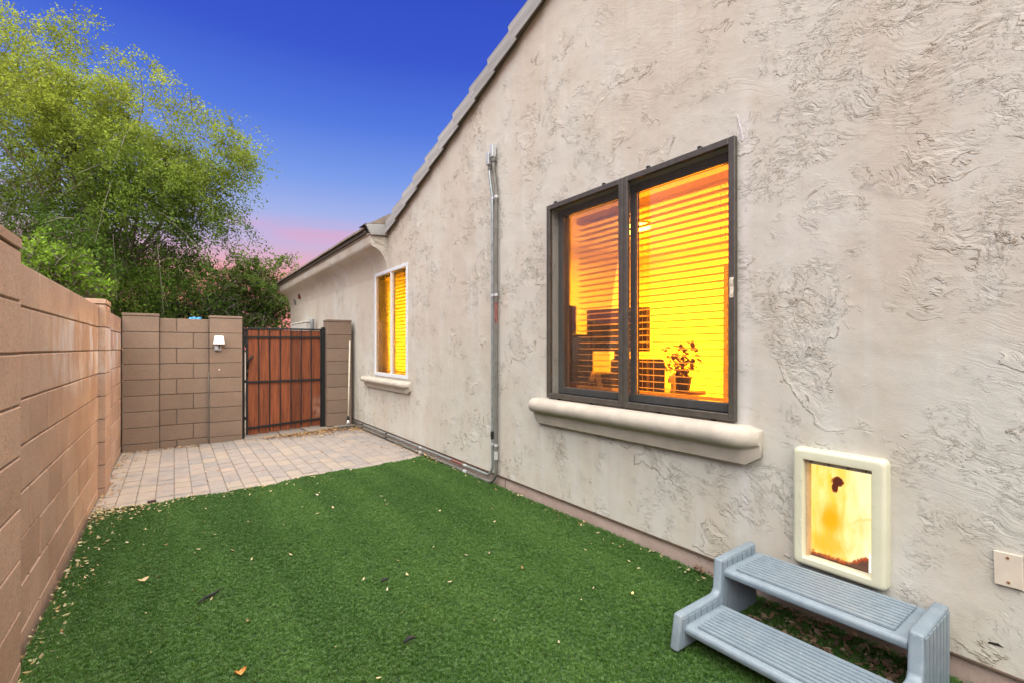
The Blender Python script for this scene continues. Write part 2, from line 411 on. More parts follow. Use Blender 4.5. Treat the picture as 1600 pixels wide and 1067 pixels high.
lawn_m = simple('turf_backing', (.022, .050, .015), .95, scale=20, var=.4)
def lawn_edge(x):   # wavy cut edge of the turf
    return 5.05+.028*math.sin(x*6.1+.6)+.018*math.sin(x*14.3)+.01*math.sin(x*31)
nx, ny = 60, 60
vs_ = []; fs = []
for j in range(ny+1):
    for i in range(nx+1):
        x = LX0+.035+(HX-.01-LX0-.035)*i/nx; e = lawn_edge(x); y = -1.5+(e+1.5)*j/ny
        vs_.append((x, y, zg(x)+.010+.006*math.sin(x*3+y*2)*math.sin(y*1.7)))
for j in range(ny):
    for i in range(nx): a = j*(nx+1)+i; fs.append((a, a+1, a+nx+2, a+nx+1))
lawn = MB().add(vs_, fs).build('lawn', lawn_m, fix=False); tag(lawn, kind='structure')

def grass_material():
    m, t, p, o = mat('turf_blades'); t.n.remove(p)
    P = t.pos()
    n = t.noise(t.vmath('MULTIPLY', P, (2.2, .28, 1)), 1.2, 3, .5); n2 = t.noise(P, 55, 3, .7); n3 = t.noise(P, 9, 3, .6)
    c = t.mix(t.smooth(n, .38, .60), (.042, .120, .009), (.074, .175, .024))
    c = t.mix(t.smooth(n2, .42, .75), c, (.12, .215, .075))
    c = t.mix(t.smooth(n3, .5, .8, 0, .5), c, (.018, .062, .012))
    c = t.mix(t.smooth(t.noise(P, 140, 2), .66, .74, 0, .55), c, (.16, .13, .05))
    di = t.node('ShaderNodeBsdfDiffuse', Color=c); gl = t.node('ShaderNodeBsdfGlossy', Roughness=.55, Color=(.75, .8, .75)); tl = t.node('ShaderNodeBsdfTranslucent', Color=c)
    a = t.node('ShaderNodeMixShader', _0=.18, _1=di.outputs[0], _2=tl.outputs[0])
    b = t.node('ShaderNodeMixShader', _0=.045, _1=a.outputs[0], _2=gl.outputs[0]); t.l.new(b.outputs[0], o.inputs[0]); return m
GRASS = grass_material()
def tuft_mesh():
    mb = MB(); rr = random.Random(3)
    for k in range(11):
        a = rr.uniform(0, 2*math.pi); r = rr.uniform(0, .010); h = rr.uniform(.008, .016); lean = rr.uniform(.1, .95); w_ = rr.uniform(.0008, .0013)
        bx, by = r*math.cos(a), r*math.sin(a); d = a+rr.uniform(-1, 1)
        dx, dy = math.cos(d), math.sin(d); px, py = -dy*w_, dx*w_
        m1 = (bx+dx*h*lean*.35, by+dy*h*lean*.35, h*.6); tp = (bx+dx*h*lean, by+dy*h*lean, h*(1-.35*lean))
        mb.add([(bx-px, by-py, -.003), (bx+px, by+py, -.003), (m1[0]+px*.8, m1[1]+py*.8, m1[2]), (m1[0]-px*.8, m1[1]-py*.8, m1[2]), tp], [(0, 1, 2, 3), (3, 2, 4)])
    return mb.mesh('grass_tuft', GRASS, fix=False)
tuft = bpy.data.objects.new('grass_tuft_source', tuft_mesh())
gme = lawn.data.copy(); grass = link('grass', gme); tag(grass, kind='stuff', label='short green artificial turf with scattered dry leaves', cat='grass')
ng = bpy.data.node_groups.new('turf', 'GeometryNodeTree')
ng.interface.new_socket('Geometry', in_out='INPUT', socket_type='NodeSocketGeometry'); ng.interface.new_socket('Geometry', in_out='OUTPUT', socket_type='NodeSocketGeometry')
N = ng.nodes; gi = N.new('NodeGroupInput'); go = N.new('NodeGroupOutput')
dp = N.new('GeometryNodeDistributePointsOnFaces'); dp.inputs['Density'].default_value = 11000
ip = N.new('GeometryNodeInstanceOnPoints'); oi = N.new('GeometryNodeObjectInfo'); oi.inputs['Object'].default_value = tuft
rv = N.new('FunctionNodeRandomValue'); rv.data_type = 'FLOAT_VECTOR'; rv.inputs[0].default_value = (-.35, -.35, 0); rv.inputs[1].default_value = (.35, .35, 6.283)
rs = N.new('FunctionNodeRandomValue'); rs.data_type = 'FLOAT'; rs.inputs[2].default_value = .75; rs.inputs[3].default_value = 1.25; rs.inputs['Seed'].default_value = 5
ng.links.new(gi.outputs[0], dp.inputs['Mesh']); ng.links.new(dp.outputs['Points'], ip.inputs['Points']); ng.links.new(oi.outputs['Geometry'], ip.inputs['Instance'])
ng.links.new(rv.outputs[0], ip.inputs['Rotation']); ng.links.new(rs.outputs[1], ip.inputs['Scale']); ng.links.new(ip.outputs[0], go.inputs[0])
md = grass.modifiers.new('turf', 'NODES'); md.node_group = ng

# ------------------------------------------------------------ block walls
ZL = [1.258+.203*k for k in range(-7, 3)]          # left wall joints
ZB = [1.278+.203*k for k in range(-7, 3)]
JT = .0095; JV = .017
_bm = {}
def block_mesh(L, T, H, m):
    k = (round(L, 3), round(T, 3), round(H, 3), m.name)
    if k not in _bm: _bm[k] = beveled_box('block', L, T, H, m, .0035)
    return _bm[k]
def left_wall():
    root = thing('block_wall', 'tall reddish block wall running along the left side of the lawn with three pilasters', 'wall', (LX0, 3, -.03))
    T = .14
    core = MB()
    def panel(y0, y1, off):
        core.box(LX0-T+.004-LX0, -.009, y0-3, y1-3, -.12+.03-.05, 1.655+.03-.004)
        for r in range(len(ZL)-1):
            z0, z1 = ZL[r], ZL[r+1]; z1 = min(z1, 1.655)
            # joints at base + 0.4 n, alternating
            b = 5.32 if (r % 2 == len(ZL) % 2) else 5.12
            js = [y0]+sorted(q for q in (b+.4*n for n in range(-20, 10)) if y0+.03 < q < y1-.03)+[y1]
            for a, c in zip(js[:-1], js[1:]):
                L = round(c-a-JV, 3); H = round(z1-z0-JT, 4)
                link('block', block_mesh(T, L, H, BLOCK_L), root, (-T/2+random.uniform(-.0015, .0015), (a+c)/2-3, (z0+z1)/2+.03), (0, 0, random.uniform(-.002, .002)))
    def pil(y0, y1):
        x0, x1 = -T-.05, .05
        core.box(x0+.006, x1-.006, y0-3+.006, y1-3-.006, -.14, 1.69)
        for r in range(len(ZL)-1):
            z0, z1 = ZL[r], ZL[r+1]
            link('block', block_mesh(x1-x0, round(y1-y0, 3), round(z1-z0-JT, 3), BLOCK_L), root, ((x0+x1)/2, (y0+y1)/2-3, (z0+z1)/2+.03))
        link('cap', block_mesh(x1-x0+.006, round(y1-y0+.006, 3), .042, BLOCK_L), root, ((x0+x1)/2, (y0+y1)/2-3, 1.664+.026+.03))
    panel(-1.5, 2.29, 0); pil(2.29, 2.69); panel(2.69, 5.59, 0); pil(5.59, 5.99); panel(5.99, 8.02, 0)
    core.build('mortar_core', MORTAR_L, root, fix=False)
left_wall()
def back_wall():
    root = thing('block_wall', 'brown block wall across the end of the yard, carrying the white lamp', 'wall', (0, 7.83, -.03))
    T = .14; core = MB()
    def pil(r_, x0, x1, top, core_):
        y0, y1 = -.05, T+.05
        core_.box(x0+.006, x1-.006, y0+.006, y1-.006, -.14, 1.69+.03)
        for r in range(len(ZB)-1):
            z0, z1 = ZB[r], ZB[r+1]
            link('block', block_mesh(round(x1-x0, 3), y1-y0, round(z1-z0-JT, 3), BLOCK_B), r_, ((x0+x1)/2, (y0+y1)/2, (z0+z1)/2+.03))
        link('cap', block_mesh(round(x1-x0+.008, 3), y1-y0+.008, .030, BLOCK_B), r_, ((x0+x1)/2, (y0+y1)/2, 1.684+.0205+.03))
    pil(root, LX0+.012, -.16, 1.71, core)
    core.box(-.16, .397, .009, T-.006, -.14, 1.672+.02)
    for r in range(len(ZB)-1):
        z0, z1 = ZB[r], min(ZB[r+1], 1.672)
        b = .027 if (len(ZB)-2-r) % 2 == 0 else .214
        js = [-.16, b, .397]
        for a, c in zip(js[:-1], js[1:]):
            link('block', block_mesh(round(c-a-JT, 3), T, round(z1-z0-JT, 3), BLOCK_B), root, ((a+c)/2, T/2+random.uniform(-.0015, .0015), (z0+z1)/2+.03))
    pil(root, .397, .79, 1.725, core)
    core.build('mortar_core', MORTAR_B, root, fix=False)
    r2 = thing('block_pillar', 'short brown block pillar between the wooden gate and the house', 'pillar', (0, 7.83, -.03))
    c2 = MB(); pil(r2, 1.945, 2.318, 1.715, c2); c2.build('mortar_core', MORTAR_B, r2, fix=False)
    # thin cable down the side of the lamp pillar
    cb = MB().tube([(.388, 7.795, .95), (.384, 7.79, .7), (.39, 7.79, .5), (.386, 7.79, .3), (.39, 7.79, .05), (.388, 7.79, -.03)], .005, 6)
    tag(cb.build('cable', GALV_OLD, smooth=True), 'thin grey cable running down beside the lamp pillar', 'cable')
back_wall()

# kerb slabs under the gate
kerb = link('kerb', None); kerb['kind'] = 'structure'
for (x0, y0, x1, y1, z) in ((.82, 7.69, 1.28, 7.66, -.012), (1.285, 7.66, 1.62, 7.60, .006), (1.625, 7.60, 2.03, 7.70, .035), (2.035, 7.70, 2.36, 7.76, .05)):
    mb = MB(); z0 = -.08
    pts = [(x0, y0), (x1, y1), (x1, 8.05), (x0, 8.05)]
    mb.prism(pts, 'z', z0, z+.02); mb.build('kerb_stone', CONC, kerb, bev=.008, seg=2)

# ------------------------------------------------------------ gate
def gate():
    root = thing('gate', 'red-brown wooden plank gate in a black steel frame', 'gate', (.82, 7.92, .0))
    X = .82
    def bx(name, x0, x1, y0, y1, z0, z1, m=BLACK_METAL): return MB().box(x0-X, x1-X, y0, y1, z0, z1).build(name, m, root, bev=.002)
    bx('post', .806, .832, -.035, .035, -.02, 1.575); bx('post', 1.895, 1.940, -.035, .035, .02, 1.60)
    bx('frame_bar', .85, .876, -.02, .02, .03, 1.56)
    bx('frame_bar', 1.872, 1.893, -.02, .02, .055, 1.575)
    bx('top_rail', .8765, 1.8715, -.02, .02, 1.548, 1.573)
    for k in range(3): bx('hinge', .8325, .8495, -.02, .02, (.25, .78, 1.36)[k], (.29, .82, 1.40)[k])
    xs = [.862, .985, 1.135, 1.281, 1.421, 1.573, 1.719, 1.885]
    xs = [.868+(1.882-.868)*k/7 for k in range(8)]
    for k in range(7):
        x0, x1 = xs[k]+.006, xs[k+1]-.006
        zb = .055+.06*(x0-.86)
        me = MB().box(-(x1-x0)/2, (x1-x0)/2, -.009, .009, zb-.03, 1.540).mesh('plank', WOOD, bev=.0015)
        link('plank', me, root, ((x0+x1)/2-X, .005+random.uniform(-.002, .002), 0))
    for k in range(1, 7): bx('bar', xs[k]-.0065, xs[k]+.0065, -.0185, -.0055, .04+.06*(xs[k]-.86), 1.5475)
    for z in (1.435, .79, .125):
        mb = MB(); t_ = .06 if z < .5 else .0
        z2 = z+t_*1.0 if z < .5 else z+.005
        mb.add([(.877-X, -.030, z-.014), (1.871-X, -.030, z2-.014), (1.871-X, -.019, z2-.014), (.877-X, -.019, z-.014),
                (.877-X, -.030, z+.014), (1.871-X, -.030, z2+.014), (1.871-X, -.019, z2+.014), (.877-X, -.019, z+.014)],
               [(0,3,2,1),(4,5,6,7),(0,1,5,4),(1,2,6,5),(2,3,7,6),(3,0,4,7)])
        mb.build('cross_bar', BLACK_METAL, root)
    h = MB().tube([(.868-X, -.03, .98), (.875-X, -.05, 1.08), (.905-X, -.055, 1.13), (.93-X, -.05, 1.17)], [.011, .013, .014, .017], 8)
    h.tube([(.868-X, -.02, .88), (.868-X, -.03, .98)], .010, 6)
    h.build('latch', BLACK_METAL, root, smooth=True)
gate()

# ------------------------------------------------------------ wall lamp
def wall_lamp():
    root = thing('wall_lamp', 'small white wall lamp with a tapered shade on the block pillar', 'lamp', (.505, 7.78, 1.30))
    m = simple('white_shade', (.80, .80, .80), .4, var=.03)
    rows = [(.142, .048, .030), (.138, .052, .034), (.045, .066, .045), (.036, .070, .048), (.034, .066, .044)]
    vs_ = []; fs = []; n = 16
    for (z, rx, ry) in rows:
        for k in range(n):
            a = 2*math.pi*k/n; ca, sa = math.cos(a), math.sin(a); q = (abs(ca)**4+abs(sa)**4)**-.25
            vs_.append((ca*q*rx, -.052+sa*q*ry, z))
    for i in range(len(rows)-1):
        for k in range(n): fs.append((i*n+k, i*n+(k+1) % n, (i+1)*n+(k+1) % n, (i+1)*n+k))
    fs += [tuple(range(n)), tuple(range(4*n, 5*n))[::-1]]
    autosmooth(MB().add(vs_, fs).build('shade', m, root))
    b = MB().box(-.052, .028, -.028, -.002, -.055, .033).box(-.045, -.005, -.05, -.0285, -.045, .02)
    b.build('bracket', simple('grey_bracket', (.45, .47, .50), .4, .3), root, bev=.004)
    MB().tube([(.005, -.028, 0), (.005, -.055, -.01), (.005, -.055, .034)], .012, 8).build('stem', simple('dark_stem', (.06, .06, .065), .4), root, smooth=True)
    tag(MB().tube([(.51, 7.779, .985), (.51, 7.770, .985)], .008, 8).build('wall_plug', m), 'tiny white plug in the block pillar below the lamp', 'plug')
wall_lamp()

# ------------------------------------------------------------ house
house = thing('house', 'beige stucco house with a sloping tiled gable and lit windows along the right', 'house', (HX, 0, 0))
house_loc = Vector((HX, 0, 0))
PK = .2
def rake(y): return 2.861+.344*(6.211-y) if y > PK else 2.861+.344*(6.211-PK)-.344*(PK-y)
SC_Z = .150
holes = [(.765, 1.052, .318, .790), (1.405, 2.853, .935, 2.330), (5.70, 6.785, .93, 2.30)]
def house_walls():
    mb = MB(); T = .17
    ys = sorted({-5.0, PK, 6.25, 13.01}|{h[0] for h in holes}|{h[1] for h in holes})
    for a, b in zip(ys[:-1], ys[1:]):
        hs = [h for h in holes if h[0] <= a and h[1] >= b]
        top = (lambda y: 2.93) if a >= 6.25 else rake
        segs = [(SC_Z, None)] if not hs else [(SC_Z, hs[0][2]), (hs[0][3], None)]
        for z0, z1 in segs:
            za, zb = (top(a), top(b)) if z1 is None else (z1, z1)
            for (X0, flip) in ((0, False), (T, True)):
                q = [(X0, a, z0), (X0, b, z0), (X0, b, zb), (X0, a, za)]
                # subdivide is unnecessary: relief comes from the material
                mb.add(q, [(0, 3, 2, 1) if not flip else (0, 1, 2, 3)])
            mb.add([(0, a, za), (0, b, zb), (T, b, zb), (T, a, za)], [(0, 1, 2, 3)])
    for (a, b, z0, z1) in holes:
        mb.add([(0, a, z0), (T, a, z0), (T, b, z0), (0, b, z0)], [(0, 1, 2, 3)])
        mb.add([(0, a, z1), (T, a, z1), (T, b, z1), (0, b, z1)], [(0, 3, 2, 1)])
        mb.add([(0, a, z0), (0, a, z1), (T, a, z1), (T, a, z0)], [(0, 1, 2, 3)])
        mb.add([(0, b, z0), (0, b, z1), (T, b, z1), (T, b, z0)], [(0, 3, 2, 1)])
    mb.add([(0, 13.01, SC_Z), (7, 13.01, SC_Z), (7, 13.01, 2.93), (0, 13.01, 2.93)], [(0, 1, 2, 3)])
    mb.add([(0, -5, SC_Z), (7, -5, SC_Z), (7, -5, 2.93), (0, -5, 2.93)], [(0, 1, 2, 3)])
    mb.add([(0, -5, SC_Z), (T, -5, SC_Z), (T, 13.01, SC_Z), (0, 13.01, SC_Z)], [(0, 1, 2, 3)])
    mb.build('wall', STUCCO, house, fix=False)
    # weep screed: thin metal drip lip, then the recessed stem wall
    MB().box(-.006, .012, -5, 13.0, SC_Z-.007, SC_Z-.001).build('weep_screed', simple('screed_metal', (.10, .07, .055), .7), house)
    MB().box(.014, .16, -5, 13.0, -.12, SC_Z-.008).build('foundation', FOUND, house)
house_walls()
# cove under the eave of the far section
def eave():
    prof = [(0, 2.28), (-.010, 2.36), (-.028, 2.44), (-.058, 2.51), (-.105, 2.57), (-.160, 2.612), (-.205, 2.632), (-.222, 2.64), (-.236, 2.68), (-.246, 2.775), (0, 2.775)]
    mb = MB().prism([(p[0]-.001, p[1]) for p in prof], 'y', 6.33, 13.06)
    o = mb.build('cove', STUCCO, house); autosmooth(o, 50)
    MB().box(-.262, 0.0, 6.34, 13.07, 2.778, 2.800).build('fascia', FASCIA, house, bev=.003)
    # dark drip edge + underside of tiles
    MB().prism([(-.285, 2.803), (-.285, 2.850), (0, 2.850), (0, 2.803)], 'y', 6.42, 13.10).build('drip_edge', simple('drip_edge_dark', (.07, .058, .048), .8), house)  # plain dark brown strip below the tiles
    # sloping tiled roof of this section
    n = 20; L = (13.12-6.45)/n
    tme = MB().prism([(-.315, 2.853), (-.300, 2.897), (.20, 3.065), (.20, 3.021)], 'y', -L/2+.004, L/2-.004).mesh('roof_tile', EAVE_BROWN, bev=.004)
    for k in range(n): link('roof_tile', tme, house, (0, 6.45+L*(k+.5), random.uniform(-.003, .003)))
    MB().prism([(.20, 3.03), (.20, 3.06), (4.0, 4.36), (7.5, 3.2), (7.5, 3.1), (4.0, 4.26)], 'y', 6.45, 13.1).build('roof', TILE, house)
    # grey end tile returning to the gable
    e = MB().prism([(-.315, 2.905), (-.245, 2.772), (-.012, 2.790), (-.012, 2.935)], 'y', 6.29, 6.325)
    e.build('end_tile', TILE, house, bev=.004)
    MB().prism([(-.318, 2.912), (-.012, 2.942), (.03, 3.10), (-.25, 2.93)], 'y', 6.30, 6.60).build('flashing', EAVE_BROWN, house)
eave()
# gable roof slab and rake tiles
def gable():
    for sgn in (1, -1):
        y0, y1 = (PK, 6.35) if sgn > 0 else (PK-6.15, PK)
        for nm, off, th, m, xa in (('roof_deck', .004, .03, EAVE_BROWN, -.035), ('roof', .036, .06, TILE, -.02)):
            pts = [(y0, rake(y0)+off), (y1, rake(y1)+off), (y1, rake(y1)+off+th), (y0, rake(y0)+off+th)]
            if sgn < 0: pts = [(y0, rake(y0)+off), (y1-.002, rake(y1)+off), (y1-.002, rake(y1)+off+th), (y0, rake(y0)+off+th)]
            MB().prism(pts, 'x', xa, 7.0).build(nm, m, house)
    # L-shaped rake tiles stepping up the slope; each laps the one below
    ang = math.atan(.344)
    ex = .352; L = .43
    mb = MB()
    # side leg (lies against the wall edge) and top leg
    mb.prism([(0, -.012), (L, -.012-.0), (L, .128), (0, .150)], 'x', -.052, -.037)
    mb.prism([(0, .136), (L, .112), (L, .130), (0, .152)], 'x', -.0365, .16)
    # the striated batten band that shows under the top leg
    mb.prism([(.01, -.030), (L, -.030), (L, .045), (.01, .045)], 'x', -.060, -.0525)
    me = mb.mesh('rake_tile', TILE, bev=.003)
    for k in range(0, 19):
        y = 6.36-.335*k
        if y < PK+.1: break
        o = link('rake_tile', me, house, (random.uniform(-.003, .003), y, rake(y)+.012+random.uniform(-.003, .003)), (math.pi-(-ang), 0, 0))
        o.rotation_euler = (0, 0, 0)
        # local +y runs down-slope -> flip to run up-slope
        M = Matrix.Translation(o.location) @ Matrix.Rotation(-ang, 4, 'X') @ Matrix.Scale(-1, 4, (0, 1, 0)) @ Matrix.Rotation(-.075, 4, 'X')
        o.matrix_local = M
gable()

def sill(y0, y1, z0, z1, proj_=.10, nm='window_sill'):
    """rounded roll on top, set-back cove below"""
    H = z1-z0; prof = []
    for k in range(9):
        a = math.pi/2+math.pi*k/8*1.0
        prof.append((-.004-proj_*.62+proj_*.38*math.cos(a), z1-H*.27+H*.27*math.sin(a)))
    prof = [(.01, z1)]+prof+[(-proj_*.52, z1-H*.58), (-proj_*.50, z1-H*.66), (-proj_*.40, z1-H*.86), (-proj_*.34, z0), (.01, z0)]
    n = len(prof); mb = MB(); st = 26; vs_ = []; fs = []
    for i in range(st+1):
        f = i/st; y = y0+(y1-y0)*f
        e = min(f, 1-f)*(y1-y0)/.045; k = 1 if e >= 1 else math.sqrt(max(0, 1-(1-e)**2))*.75+.25
        wob = 1+.03*math.sin(y*19)+.02*math.sin(y*43)
        zc_ = z1-H*.3
        for (px, pz) in prof: vs_.append((px*(.35+.65*k)*wob if px < 0 else px, y, zc_+(pz-zc_)*(.55+.45*k)))
    for i in range(st):
        for q in range(n): fs.append((i*n+q, i*n+(q+1) % n, (i+1)*n+(q+1) % n, (i+1)*n+q))
    fs += [tuple(range(n))[::-1], tuple(range(st*n, (st+1)*n))]
    o = mb.add(vs_, fs).build(nm, SMOOTH_STUCCO, house); autosmooth(o, 60); return o

# big window: vinyl window in the wall, bronze sun-screen frames on the outside
def window_unit(y0, y1, z0, z1, mid, m, xo, w_=.05, d_=.05, name='window'):
    fr = MB()
    fr.box(xo, xo+d_, y0, y0+w_, z0, z1).box(xo, xo+d_, y1-w_, y1, z0, z1).box(xo, xo+d_, y0+w_, y1-w_, z1-w_, z1).box(xo, xo+d_, y0+w_, y1-w_, z0, z0+w_)
    f = fr.build(name, m, house, bev=.004)
    MB().box(xo+.004, xo+d_-.004, mid-.022, mid+.022, z0+w_, z1-w_).build('mullion', m, f, bev=.003)
    for a, b in ((y0+w_, mid-.022), (mid+.022, y1-w_)):
        MB().box(xo+.022, xo+.026, a+.001, b-.001, z0+w_+.001, z1-w_-.001).build('pane', GLASS, f)
    return f
VIN_DARK = simple('window_vinyl', (.10, .10, .095), .5)  # dark base colour carries the shade behind the sun screen
window_unit(1.405, 2.853, .935, 2.330, 2.118, VIN_DARK, .055)
sill(1.24, 3.06, .700, .893, .125)
def sun_screen():
    root = thing('window_screen', 'dark bronze framed sun screen covering the large lit window', 'screen', (HX, 2.127, .90))
    Y, Z = 2.127, .90
    for (a, b, lab) in ((2.121, 2.888, 0), (1.368, 2.117, 1)):
        mb = MB(); z0, z1, w_ = .905, 2.364, .036
        mb.box(-.034, -.006, a-Y, a-Y+w_, z0-Z, z1-Z).box(-.034, -.006, b-Y-w_, b-Y, z0-Z, z1-Z)
        mb.box(-.034, -.006, a-Y+w_, b-Y-w_, z1-Z-w_, z1-Z).box(-.034, -.006, a-Y+w_, b-Y-w_, z0-Z, z0-Z+w_)
        f = mb.build('screen_frame', BRONZE, root, bev=.003)
        MB().add([(-.016, a-Y+w_-.002, z0-Z+w_), (-.016, b-Y-w_+.002, z0-Z+w_), (-.016, b-Y-w_+.002, z1-Z-w_), (-.016, a-Y+w_-.002, z1-Z-w_)], [(0, 1, 2, 3)]).build('screen_mesh', SCREEN, f, fix=False)
    for (y, z) in ((2.80, 2.372), (2.30, 2.372), (1.93, 2.372), (1.58, 2.372), (2.76, .898), (2.42, .898), (1.85, .898), (1.50, .898)):
        MB().box(-.026, -.003, y-Y-.010, y-Y+.010, z-Z-.010, z-Z+.010).build('clip', BLACK_METAL, root, bev=.003)
    lab = MB(); n = 7; vs_ = []
    for i in range(n):
        z = 1.537+(1.640-1.537)*i/(n-1)-Z; bulge = .0015+.002*math.sin(i*1.7)
        vs_ += [(-.0355-bulge, 1.372-Y, z), (-.0365-bulge*.4, 1.394-Y, z)]
    lab.add(vs_, [(2*i, 2*i+1, 2*i+3, 2*i+2) for i in range(n-1)])
    lm, t, p, o_ = mat('faded_label'); Pp = t.pos()
    z_, y_ = t.sep(Pp)[2], t.sep(Pp)[1]
    k = t.smooth(t.noise(t.vmath('MULTIPLY', Pp, (1, 90, 45)), 1.5, 3, .6, 1.2), .56, .62)
    t.put(p.inputs['Base Color'], t.mix(k, (.62, .57, .44), (.20, .17, .13)))
    lab.build('label_sticker', lm, root)
sun_screen()
window_unit(5.645, 6.840, .895, 2.335, 6.205, WHITE_VINYL, -.012, w_=.045, d_=.06)
sill(5.535, 7.22, .722, .868, .115)

# rooms behind the windows
def room(name, x0, x1, y0, y1, z0, z1, m):
    mb = MB()
    v = [(x0,y0,z0),(x1,y0,z0),(x1,y1,z0),(x0,y1,z0),(x0,y0,z1),(x1,y0,z1),(x1,y1,z1),(x0,y1,z1)]
    mb.add(v, [(4,7,6,5),(0,4,5,1),(1,5,6,2),(2,6,7,3)])
    o = mb.build(name, m, house, fix=False)
    MB().add([(x0,y0,z0+.001),(x1,y0,z0+.001),(x1,y1,z0+.001),(x0,y1,z0+.001)], [(0,1,2,3)]).build('room_floor', CARPET, house, fix=False)
    return o
hx = HX
room('room_wall', .172, 3.3, .4, 4.8, .18, 2.62, ROOMWALL)
room('room_wall', .172, 3.0, 5.0, 8.3, .18, 2.60, ROOMWALL2)
WARM = (1.0, .36, .012)
def ceiling_lamp(x, y, z, e, lab, c=WARM):
    root = thing('ceiling_lamp', lab, 'lamp', (x, y, z))
    n = 16; vs_ = []; fs = []
    rows = [(.16, 0), (.155, -.03), (.12, -.06), (.06, -.078), (.005, -.082)]
    for r, h in rows:
        for k in range(n): a = 2*math.pi*k/n; vs_.append((r*math.cos(a), r*math.sin(a), h))
    for i in range(len(rows)-1):
        for k in range(n): fs.append((i*n+k, i*n+(k+1) % n, (i+1)*n+(k+1) % n, (i+1)*n+k))
    MB().add(vs_, fs).build('lamp_bowl', emit('lit_bowl', (1, .42, .025), 32), root, smooth=True)
    MB().tube([(0, 0, .001), (0, 0, .012)], .17, 16).build('lamp_base', WHITE_VINYL, root)
    L = bpy.data.lights.new('lamp_light', 'AREA'); L.shape = 'DISK'; L.size = .30; L.energy = e; L.color = c
    lo = bpy.data.objects.new('lamp_light', L); col.objects.link(lo); lo.parent = root; lo.location = (0, 0, -.10)
ceiling_lamp(hx+1.75, 3.55, 2.60, 235, 'round ceiling lamp glowing inside the room with the big window')
ceiling_lamp(hx+1.3, 7.2, 2.58, 260, 'round ceiling lamp glowing in the room behind the small window', (1, .50, .02))

def blind(y0, y1, z0, z1, x, lab, tilt, pitch=.0435, w_=.042):
    root = thing('window_blind', lab, 'blind', (x, (y0+y1)/2, z0))
    Y = (y0+y1)/2; L = y1-y0
    n = 4; v = []
    for i in range(n+1):
        u = -w_/2+w_*i/n; v.append((u, .003*(1-(2*u/w_)**2)))
    pts = v+[(a, b-.0022) for a, b in reversed(v)]
    me = MB().prism(pts, 'y', -L/2, L/2).mesh('slat', SLAT)
    k = 0; z = z0+.04
    while z < z1-.05:
        link('slat', me, root, (0, 0, z-z0), (0, tilt, 0)); z += pitch; k += 1
    MB().box(-.028, .028, -L/2, L/2, z1-z0-.045, z1-z0).build('headrail', SLAT, root)
    MB().box(-.025, .025, -L/2, L/2, .0, .016).build('bottom_rail', SLAT, root)
    for f in (-.4, -.02, .02, .4) if L > 1.2 else (-.35, .35):
        for dx in (-.024, .024): MB().tube([(dx, f*L, .01), (dx, f*L, z1-z0-.05)], .0012, 4).build('ladder_cord', SLAT, root)
blind(1.45, 2.80, .975, 2.285, hx+.150+.07, 'pale slatted blind hanging open behind the large window', R(5))
blind(5.70, 6.775, .95, 2.28, hx+.145, 'pale slatted blind nearly closed behind the small window', R(18), pitch=.046)

